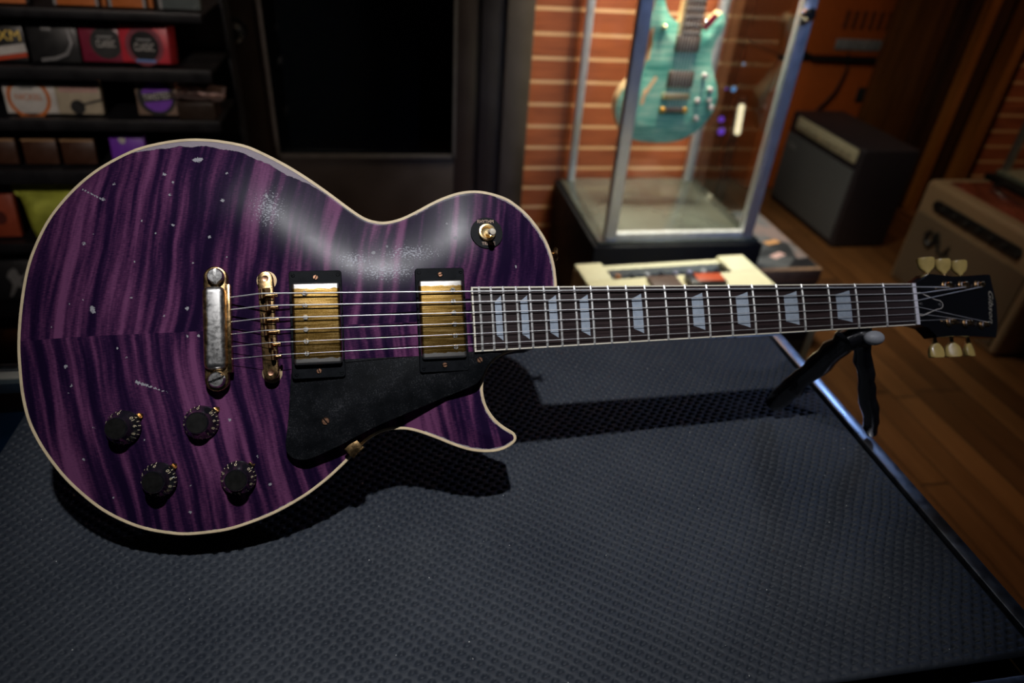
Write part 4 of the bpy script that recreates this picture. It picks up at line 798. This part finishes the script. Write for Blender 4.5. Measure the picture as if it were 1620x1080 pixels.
for lb_,x,z,c_,r_ in (('tiny pale blue glow dot added for a reflection in the glass case, uppermost',1.61,-.62,(.25,.45,.8),.006),('bright sky blue dot added for a reflection in the glass case',1.59,-.73,(.12,.45,1.0),.012),('small violet reflection dot left of the sky blue one',1.55,-.728,(.2,.1,.9),.006),('violet blob added for a reflection in the glass case, upper of the pair',1.564,-.868,(.15,.06,.8),.014),('violet blob added for a reflection in the glass case, lower of the pair',1.578,-.925,(.15,.06,.8),.017)):
    bm=BM(); lathe(bm,[(0,0),(r_,0),(r_*.9,.004),(0,.006)],16,Matrix.Translation((x,3.03,H+z))@Matrix.Rotation(PI/2,4,'X')); tag(finish('reflection_dot',bm,mat('glint%.2f%.3f'%(x,z),c_,.3,emis=c_,es=.5)),lb_,'light')  # glowing dots added in place of small reflections in the case glass
# tan amplifier at right
ta=thing('amplifier','tan tolex amplifier with black front panel and grille behind the guitar headstock','amplifier',(2.22,1.97,0))
tx,ty0,ty1,tt=2.088,1.66,2.262,H-.863
tanm=mat('tan_tolex',(.27,.18,.10),.55,var=.08,scale=160,bmp=.3)
bm=BM(); box(bm,tx+.006,tx+.27,ty0,ty1,0,tt,.022,4); finish('cabinet',bm,tanm,ta)
bm=BM(); box(bm,tx-.002,tx+.02,ty0+.025,ty1-.025,.03,tt-.125,.004); tg_=finish('grille',bm,mat('brown_grille_cloth',(.115,.075,.042),.85,var=.12,scale=400),ta)
bm=BM(); P=rrect(-.25,.19,-.022,.022,.021,6); prism(bm,P,0,.006,.001); bmesh.ops.transform(bm,matrix=Matrix(((0,0,-1,tx+.006),(-1,0,0,(ty0+ty1)/2-.03),(0,1,0,tt-.075),(0,0,0,1))),verts=bm.verts); cp=finish('control_panel',bm,mat('black_panel',(.010,.010,.010),.35),ta)
for k in range(7):
    bm=BM(); cyl(bm,(tx+.0,ty0+.09+k*.062,tt-.075),(tx-.013,ty0+.09+k*.062,tt-.075),.011,.009,seg=14); finish('knob',bm,mat('black_knob2',(.02,.02,.02),.4),cp)
bm=BM(); 
tube(bm,[(tx-.004,ty1-.165+p[0],tt-.20+p[1]) for p in ((.03,.035),(.045,.02),(.04,-.01),(.015,-.02),(0,.0),(.01,.03),(.0,.04),(-.02,.01),(-.035,-.02),(-.06,-.025),(-.07,0),(-.075,.02),(-.08,-.02),(-.1,-.03))],[.008,.011,.012,.011,.010,.009,.008,.008,.007,.006,.005,.005,.005,.003],8); finish('badge',bm,mat('black_script',(.008,.008,.008),.4),tg_)['label']='black script badge'
bm=BM(); box(bm,tx+.055,tx+.24,ty0+.03,ty1-.06,tt-.002,tt+.006,.002); rp=finish('top_panel',bm,mat('red_brown_panel',(.16,.035,.02),.25,var=.5,scale=14,coat=.4),ta); rp['label']='glossy reddish-brown top panel'
bm=BM(); box(bm,tx+.16,tx+.19,ty0+.1,ty1-.14,tt+.006,tt+.012,.001); finish('chrome_strip',bm,mat('chrome',(.8,.8,.8),.15,metal=1),rp)
bm=BM(); tube(bm,[(tx+.215,ty1-.10,tt+.006),(tx+.215,ty1-.14,tt+.03),(tx+.215,(ty0+ty1)/2,tt+.036),(tx+.215,ty0+.14,tt+.03),(tx+.215,ty0+.10,tt+.006)],.011,8); finish('handle',bm,mat('black_rubber',(.01,.01,.01),.4),ta)
# wood-framed black amplifier, bottom right
wa_=thing('amplifier','black amplifier with amber wooden frame at the right edge next to the tan amplifier','amplifier',(2.30,1.35,0))
bm=BM(); box(bm,2.185,2.45,1.02,1.60,.0,.46,.01,3); finish('cabinet',bm,mat('black_tolex2',(.008,.008,.008),.5,bmp=.2),wa_)
bm=BM(); 
for y0,y1,z0,z1 in ((1.02,1.60,0,.035),(1.02,1.60,.43,.462),(1.02,1.05,.035,.43),(1.57,1.60,.035,.43)): box(bm,2.176,2.19,y0,y1,z0,z1,.003)
finish('wood_frame',bm,mat('amber_wood',(.50,.21,.03),.35,coat=.4,var=.2,scale=20),wa_)['label']='amber wooden frame'
# second glass case, far right
g2=thing('glass_case','glass case with a grey post at the right edge behind the tan amplifier','display case',(3.0,2.5,0))
z2=H-.95; bm=BM(); box(bm,2.70,3.4,1.95,2.61,0,z2-.02,.004); finish('plinth',bm,mat('black_plinth',(.006,.006,.007),.6,spec=.2),g2)
bm=BM(); box(bm,2.745,3.39,1.96,2.60,z2-.02,z2,.002); finish('case_floor',bm,mat('pale_green_floor',(.20,.22,.17),.25),g2)
for x,y in ((2.76,2.57),(3.36,2.57),(2.76,1.97),(3.36,1.97)):
    bm=BM(); box(bm,x,x+.026,y,y+.026,z2,H+.5,.002); finish('post',bm,mat('grey_post',(.30,.29,.28),.4,metal=.6),g2)
bm=BM(); box(bm,2.786,3.36,1.98,1.985,z2,H+.5); finish('glass_pane',bm,gl,g2)
# ================================================================= STRING RACK
rk=thing('display_rack','black shelf rack of string packets left of the dark door','shelf rack',(-.85,1.9,0))
rkm=mat('black_rack',(.010,.010,.012),.4,var=.2,scale=30)
SH=[(-.291,-.306),(-.411,-.434),(-.527,-.549),(-.649,-.680),(-.841,-.862),(-1.026,-1.052)]
for zt_,zb2 in SH:
    bm=BM(); box(bm,-1.45,-.389,1.745,1.752,H+zb2,H+zt_+.004,.001); box(bm,-1.45,-.389,1.75,2.0,H+zt_-.006,H+zt_); finish('shelf',bm,rkm,rk)
bm=BM(); box(bm,-1.45,-.389,2.0,2.02,.05,2.3); finish('back_panel',bm,mat('dark_brown_back',(.030,.012,.007),.6,var=.4,scale=12),rk)
bm=BM(); box(bm,-.389,-.381,1.96,2.03,.0,2.3); box(bm,-1.46,-1.452,1.75,2.03,0,2.3); finish('side_panel',bm,rkm,rk)
def pack(label,x0,x1,zi,h,m_,y=1.785,dep=.022,lean=-11,cat='string packet',name='string_packet',grp=None,rz=0):
    """packet standing on shelf zi, leaning back; children in local x (width) / z (height), front at y=0"""
    t_=thing(name,label,cat,((x0+x1)/2,y,H+SH[zi][0]+.001+dep*math.sin(math.radians(-lean))),(math.radians(lean),0,rz),grp); w=(x1-x0)/2
    bm=BM(); box(bm,-w,w,0,dep,0,h,.002); b_=finish('packet_body',bm,m_,t_,local=True); return t_,b_,w
FRM=Matrix(((1,0,0,0),(0,0,-1,0),(0,1,0,0),(0,0,0,1)))  # x,y of artwork -> x,z of the front face
def art_disc(par,x,z,r,m_,dy=.0006,r2=0,nm='label_ring'):
    bm=BM(); n=36
    if r2:
        a=[bm.verts.new((x+r*math.cos(2*PI*k/n),-dy,z+r*math.sin(2*PI*k/n))) for k in range(n)];b_=[bm.verts.new((x+r2*math.cos(2*PI*k/n),-dy,z+r2*math.sin(2*PI*k/n))) for k in range(n)]
        for k in range(n): bm.faces.new((a[k],a[(k+1)%n],b_[(k+1)%n],b_[k]))
    else: bm.faces.new([bm.verts.new((x+r*math.cos(2*PI*k/n),-dy,z+r*math.sin(2*PI*k/n))) for k in range(n)])
    return finish(nm,bm,m_,par,local=True,smooth=0)
def art_box(par,x0,x1,z0,z1,m_,dy=.0004,nm='label_block',rot=0):
    bm=BM(); box(bm,x0,x1,-dy,-dy+.0003,z0,z1); 
    if rot: bmesh.ops.rotate(bm,cent=((x0+x1)/2,0,(z0+z1)/2),matrix=Matrix.Rotation(rot,3,'Y'),verts=bm.verts)
    return finish(nm,bm,m_,par,local=True,smooth=0)
def art_text(par,s,x,z,size,m_,dy=.0012,sx=1.0,rot=0):
    bm=BM(); addtext(bm,s,size,Matrix.Translation((x,-dy,z))@FRM@Matrix.Rotation(rot,4,'Z'),.0001,sx=sx); return finish('lettering',bm,m_,par,local=True,smooth=0)
pm=lambda n,c,r=.4,v=.12,**k:mat('p_'+n,c,r,var=v,scale=50,**k)
G='string packets on the black rack'
white=pm('white',(.55,.53,.50)); blackp=pm('black',(.012,.012,.013)); greyp=pm('grey',(.22,.22,.22)); orangep=pm('orange',(.50,.14,.03)); tanp=pm('tan',(.42,.36,.26)); purple=pm('purple',(.18,.04,.45)); red=pm('red',(.55,.035,.055)); dred=pm('dred',(.20,.014,.04)); silver=pm('silver',(.55,.55,.56),.25,metal=.6)
for lab,x0,x1 in (('orange and white string packet, left one on the top shelf',-.697,-.607),('orange and white string packet, right one on the top shelf',-.586,-.510)):
    t_,b_,w=pack(lab,x0,x1,0,.09,orangep,grp=G); art_disc(b_,0,.055,w*.8,white); art_box(b_,-w,-w+.006,0,.09,greyp); art_box(b_,w-.006,w,0,.09,greyp)
for lab,x0 in (('thin orange packet edge between the two orange and white packets',-.601),('thin orange packet edge right of the orange and white packets',-.505)):
    t_,b_,w=pack(lab,x0,x0+.010,0,.085,pm('copperfoil',(.75,.25,.08),.3,metal=.5),grp=G)
t_,b_,w=pack('grey translucent packet at the right end of the top shelf',-.482,-.396,0,.085,pm('greygreen',(.10,.12,.12),.25),grp=G); art_box(b_,-w,w,.06,.085,silver); art_box(b_,-w,-w+.006,0,.085,greyp)
t_,b_,w=pack('dark packet at the far left of the top shelf',-.82,-.745,0,.08,blackp,grp=G); art_box(b_,-w*.8,w*.8,.0,.03,orangep)
t_,b_,w=pack('black packet with gold lettering and white and red bands on the second shelf',-.862,-.782,1,.085,blackp,grp=G); art_box(b_,-w,w,.014,.032,white,rot=-.15); art_box(b_,-w,w,.004,.013,pm('redband',(.5,.06,.02)),dy=.0006,rot=-.15); art_text(b_,'XM',.012,.052,.032,pm('yellow',(.85,.60,.12)))
t_,b_,w=pack('black packet with a silver curved edge on the second shelf',-.775,-.672,1,.085,blackp,grp=G); art_box(b_,-.02,.0,.066,.076,greyp,rot=.1); bm=BM(); tube(bm,[(-.03,-.001,.004),(0,-.001,.008),(.025,-.001,.018),(.038,-.001,.04),(.035,-.001,.07)],.0042,6); finish('silver_edge',bm,silver,b_,local=True)
t_,b_,w=pack('dark red string box lettered CLASSIC, left of the brighter one',-.668,-.584,1,.078,dred,dep=.04,grp=G); art_disc(b_,.012,.04,.033,blackp); art_text(b_,'CLASSIC',.012,.038,.021,white,sx=.52); art_box(b_,-.006,.026,.051,.055,greyp,dy=.0008)
t_,b_,w=pack('bright red string box lettered CLASSIC on the second shelf',-.585,-.478,1,.082,red,y=1.775,dep=.05,grp=G,rz=-.12); art_disc(b_,0,.036,.042,pm('maroon',(.22,.05,.07)),dy=.0004); art_disc(b_,0,.036,.032,blackp,dy=.0007); art_text(b_,'CLASSIC',0,.033,.023,white,sx=.52); art_box(b_,-.016,.016,.047,.0515,greyp,dy=.0010); art_box(b_,-.022,.022,.002,.008,pm('blue',(.15,.25,.55)),dy=.0010)
t_,b_,w=pack('white string packet with an orange ring lettered NICKEL',-.862,-.752,2,.095,white,grp=G); art_disc(b_,-.003,.034,.046,orangep,r2=.038); art_text(b_,'NICKEL',-.003,.036,.019,orangep,sx=.9); art_box(b_,-.018,.010,.054,.058,greyp); art_box(b_,-w,w,.067,.095,blackp,dy=.0009)
t_,b_,w=pack('tan string packet with a dark guitar picture',-.752,-.655,2,.092,tanp,grp=G); art_box(b_,-.04,.045,.048,.063,pm('pinkish',(.45,.28,.24))); art_disc(b_,-.005,.016,.016,blackp,dy=.0008); art_box(b_,.0,.05,.024,.029,blackp,dy=.0008,rot=-.25); art_box(b_,-w,w,.066,.092,blackp,dy=.0009)
t_,b_,w=pack('brown string packet with a round purple emblem lettered TWISTED',-.578,-.486,2,.092,pm('brownp',(.22,.15,.11)),grp=G); art_disc(b_,0,.042,.043,blackp,dy=.0004); art_disc(b_,.001,.042,.034,purple,dy=.0008); art_box(b_,-.038,.038,.032,.052,blackp,dy=.0011,rot=-.12); art_text(b_,'TWISTED',0,.042,.021,white,dy=.0016,sx=.68,rot=.12)
# pink foil packet lying on a dark box
t_=thing('foil_packet','crumpled shiny pink foil packet lying at the right end of the third shelf','string packet',(-.437,1.80,H-.478),(0,math.radians(4),0),G)
bm=BM(); N_=18
for i in range(N_+1):
    for j in range(9):
        x=-.058+.116*i/N_; y=-.03+.06*j/8; bm.verts.new((x,y,.010*noise.noise(Vector((x*50,y*60,1)))+.004+(.012 if j>5 else 0)))
bm.verts.ensure_lookup_table()
for i in range(N_):
    for j in range(8): bm.faces.new((bm.verts[i*9+j],bm.verts[(i+1)*9+j],bm.verts[(i+1)*9+j+1],bm.verts[i*9+j+1]))
r=bmesh.ops.extrude_face_region(bm,geom=list(bm.faces)); bmesh.ops.translate(bm,vec=(0,0,-.006),verts=[v for v in r['geom'] if isinstance(v,bmesh.types.BMVert)])
bmesh.ops.recalc_face_normals(bm,faces=bm.faces); finish('foil',bm,mat('pink_foil',(.85,.60,.55),.18,metal=.9,var=.1,scale=60),t_,local=True)
t_,b_,w=pack('dark brown box under the pink foil packet',-.484,-.400,2,.040,pm('dkbox',(.03,.018,.012)),y=1.765,dep=.07,lean=0,grp=G)
t_,b_,w=pack('purple packet peeking over the top edge of the purple guitar',-.664,-.585,3,.070,purple,grp=G); art_disc(b_,-.01,.058,.008,white)
for k,x in enumerate((-.95,-.86,-.775)):
    t_,b_,w=pack('dim brown packet on the fourth shelf, %s of three'%('leftmost','middle','rightmost')[k],x,x+.075,3,.060,pm('dimbrown',(.05,.018,.008)),grp=G); art_box(b_,-w,w,.054,.059,pm('dimtan',(.30,.17,.08)))
t_,b_,w=pack('rust-red packet at the left edge beside the yellow bag',-.99,-.928,4,.108,pm('rust',(.28,.05,.02)),grp=G); art_disc(b_,-.01,.05,.018,pm('darkrust',(.08,.015,.01)))
t_=thing('foil_bag','yellow-green foil bag half hidden by the purple guitar body','string packet',(-.845,1.79,H-.840),(math.radians(-8),0,0),G)
bm=BM(); R_=[]
for i,(z,w,d) in enumerate(((0,.05,.02),(.03,.056,.024),(.08,.060,.020),(.105,.064,.008),(.112,.074,.002),(.135,.078,.0015),(.14,.078,.001))):
    rr=[]
    for q in range(24):
        a=2*PI*q/24; rr.append(bm.verts.new((w*math.copysign(abs(math.cos(a))**.6,math.cos(a))+.003*noise.noise(Vector((q,i,0))),d*math.sin(a)-.002*math.sin(q*1.3),z)))
    R_.append(rr)
for a,b_ in zip(R_,R_[1:]):
    for q in range(24): bm.faces.new((a[q],a[(q+1)%24],b_[(q+1)%24],b_[q]))
bm.faces.new(R_[0]);bm.faces.new(R_[-1]); bmesh.ops.recalc_face_normals(bm,faces=bm.faces); finish('bag',bm,mat('yellow_foil',(.42,.46,.06),.35,metal=.3,var=.3,scale=25),t_,local=True)
t_,b_,w=pack('black packet with a pale dancing figure at the lower left edge',-1.06,-.945,5,.108,pm('blackfig',(.018,.018,.02)),grp=G)
bm=BM(); figs=[(-.005,.074),(.004,.080),(.010,.074),(.012,.062),(.020,.060),(.032,.072),(.034,.068),(.022,.054),(.014,.050),(.022,.030),(.034,.008),(.029,.006),(.012,.028),(.004,.034),(-.012,.008),(-.018,.008),(-.006,.036),(-.008,.050),(-.014,.058),(-.010,.066)]
bm.faces.new([bm.verts.new((x*1.15+.012,-.0008,z*1.1)) for x,z in figs]); finish('figure_print',bm,greyp,b_,local=True,smooth=0)
# ================================================================= LIGHT
def area(name,loc,aim,size,power,col,sy=None,spread=None):
    l=bpy.data.lights.new(name,'AREA'); l.energy=power; l.color=col; l.size=size
    if sy: l.shape='RECTANGLE'; l.size_y=sy
    if spread: l.spread=math.radians(spread)
    o=bpy.data.objects.new(name,l); COL.objects.link(o); o.location=loc; o.rotation_euler=(Vector(aim)-Vector(loc)).to_track_quat('-Z','Y').to_euler(); return o
def spot(name,loc,aim,power,col,ang,blend,rad):
    l=bpy.data.lights.new(name,'SPOT'); l.energy=power; l.color=col; l.spot_size=math.radians(ang); l.spot_blend=blend; l.shadow_soft_size=rad
    o=bpy.data.objects.new(name,l); COL.objects.link(o); o.location=loc; o.rotation_euler=(Vector(aim)-Vector(loc)).to_track_quat('-Z','Y').to_euler(); return o
spot('ceiling_spot',(.03,.06,2.55),(.06,.52,.95),80,(.97,.98,1.0),37,1,.028)
spot('neck_spot',(1.0,-.25,2.5),(.63,.535,.96),38,(.84,.84,1.0),13,1,.04)  # unseen cool spot added to brighten nut and headstock
area('case_light',(.9,2.08,H+.56),(.9,2.10,0),.3,11,(1.0,.93,.78),spread=75)
area('case_front_light',(.95,1.90,H+.56),(.95,2.6,.5),.12,7,(1.0,.93,.78),sy=.3,spread=110)
spot('wall_washer',(.70,1.98,2.64),(.68,2.4,1.2),34,(1.0,.74,.50),110,.8,.05)
spot('floor_spot',(1.9,.4,2.6),(1.58,.80,0),38,(1.0,.72,.42),26,1,.05)
spot('alcove_lamp',(2.1,2.6,2.5),(2.3,3.3,.9),4.2,(1.0,.62,.32),90,1,.06)
spot('right_lamp',(3.1,1.9,2.6),(3.1,2.9,.7),34,(1.0,.66,.38),56,1,.06)
spot('amp_right_lamp',(1.2,1.2,2.6),(2.2,2.0,.42),12,(1.0,.80,.56),22,1,.06)
spot('case_blue_fill',(1.5,-.4,2.5),(.92,1.85,.78),130,(.30,.47,1.0),27,.8,.12)  # unseen blue spot added to tint the case posts, not a window
area('far_blue_fill',(1.95,2.5,2.15),(.50,.60,.8),.30,.25,(.30,.50,1.0),spread=40)  # unseen blue light added for the sheen on the counter trim, not a window
spot('case_front_spot',(.72,.75,2.6),(.93,2.1,.70),12,(1.0,.94,.82),12,.9,.05)  # unseen spot added to brighten the lower part of the green guitar
spot('rack_fill',(-.50,-1.1,2.6),(-.72,1.8,.98),115,(1.0,.86,.76),26,.9,.05)  # unseen spot added to brighten the string rack
spot('amp_lamp',(1.1,1.0,2.55),(.85,1.5,.4),20,(1.0,.95,.80),30,1,.05)
w_=bpy.data.worlds.new('World'); SC.world=w_; w_.use_nodes=True; bg=w_.node_tree.nodes['Background']; bg.inputs[0].default_value=(.35,.42,.6,1); bg.inputs[1].default_value=.010
# ================================================================= CAMERA
cd=bpy.data.cameras.new('Camera'); cam=bpy.data.objects.new('Camera',cd); COL.objects.link(cam); SC.camera=cam
cd.lens=24; cd.sensor_width=36; cd.sensor_fit='HORIZONTAL'; cd.clip_start=.02; cd.clip_end=30
R=Matrix(((WM[0][0],-WM[0][1],-WM[0][2]),(WM[1][0],-WM[1][1],-WM[1][2]),(WM[2][0],-WM[2][1],-WM[2][2])))
cam.matrix_world=Matrix.Translation((0,0,H))@R.to_4x4()
cd.dof.use_dof=True; cd.dof.focus_distance=.575; cd.dof.aperture_fstop=4.0
vs=SC.view_settings; SC.display_settings.display_device='sRGB'; vs.view_transform='Standard'; vs.look='None'; vs.exposure=0; vs.gamma=1; vs.use_curve_mapping=False
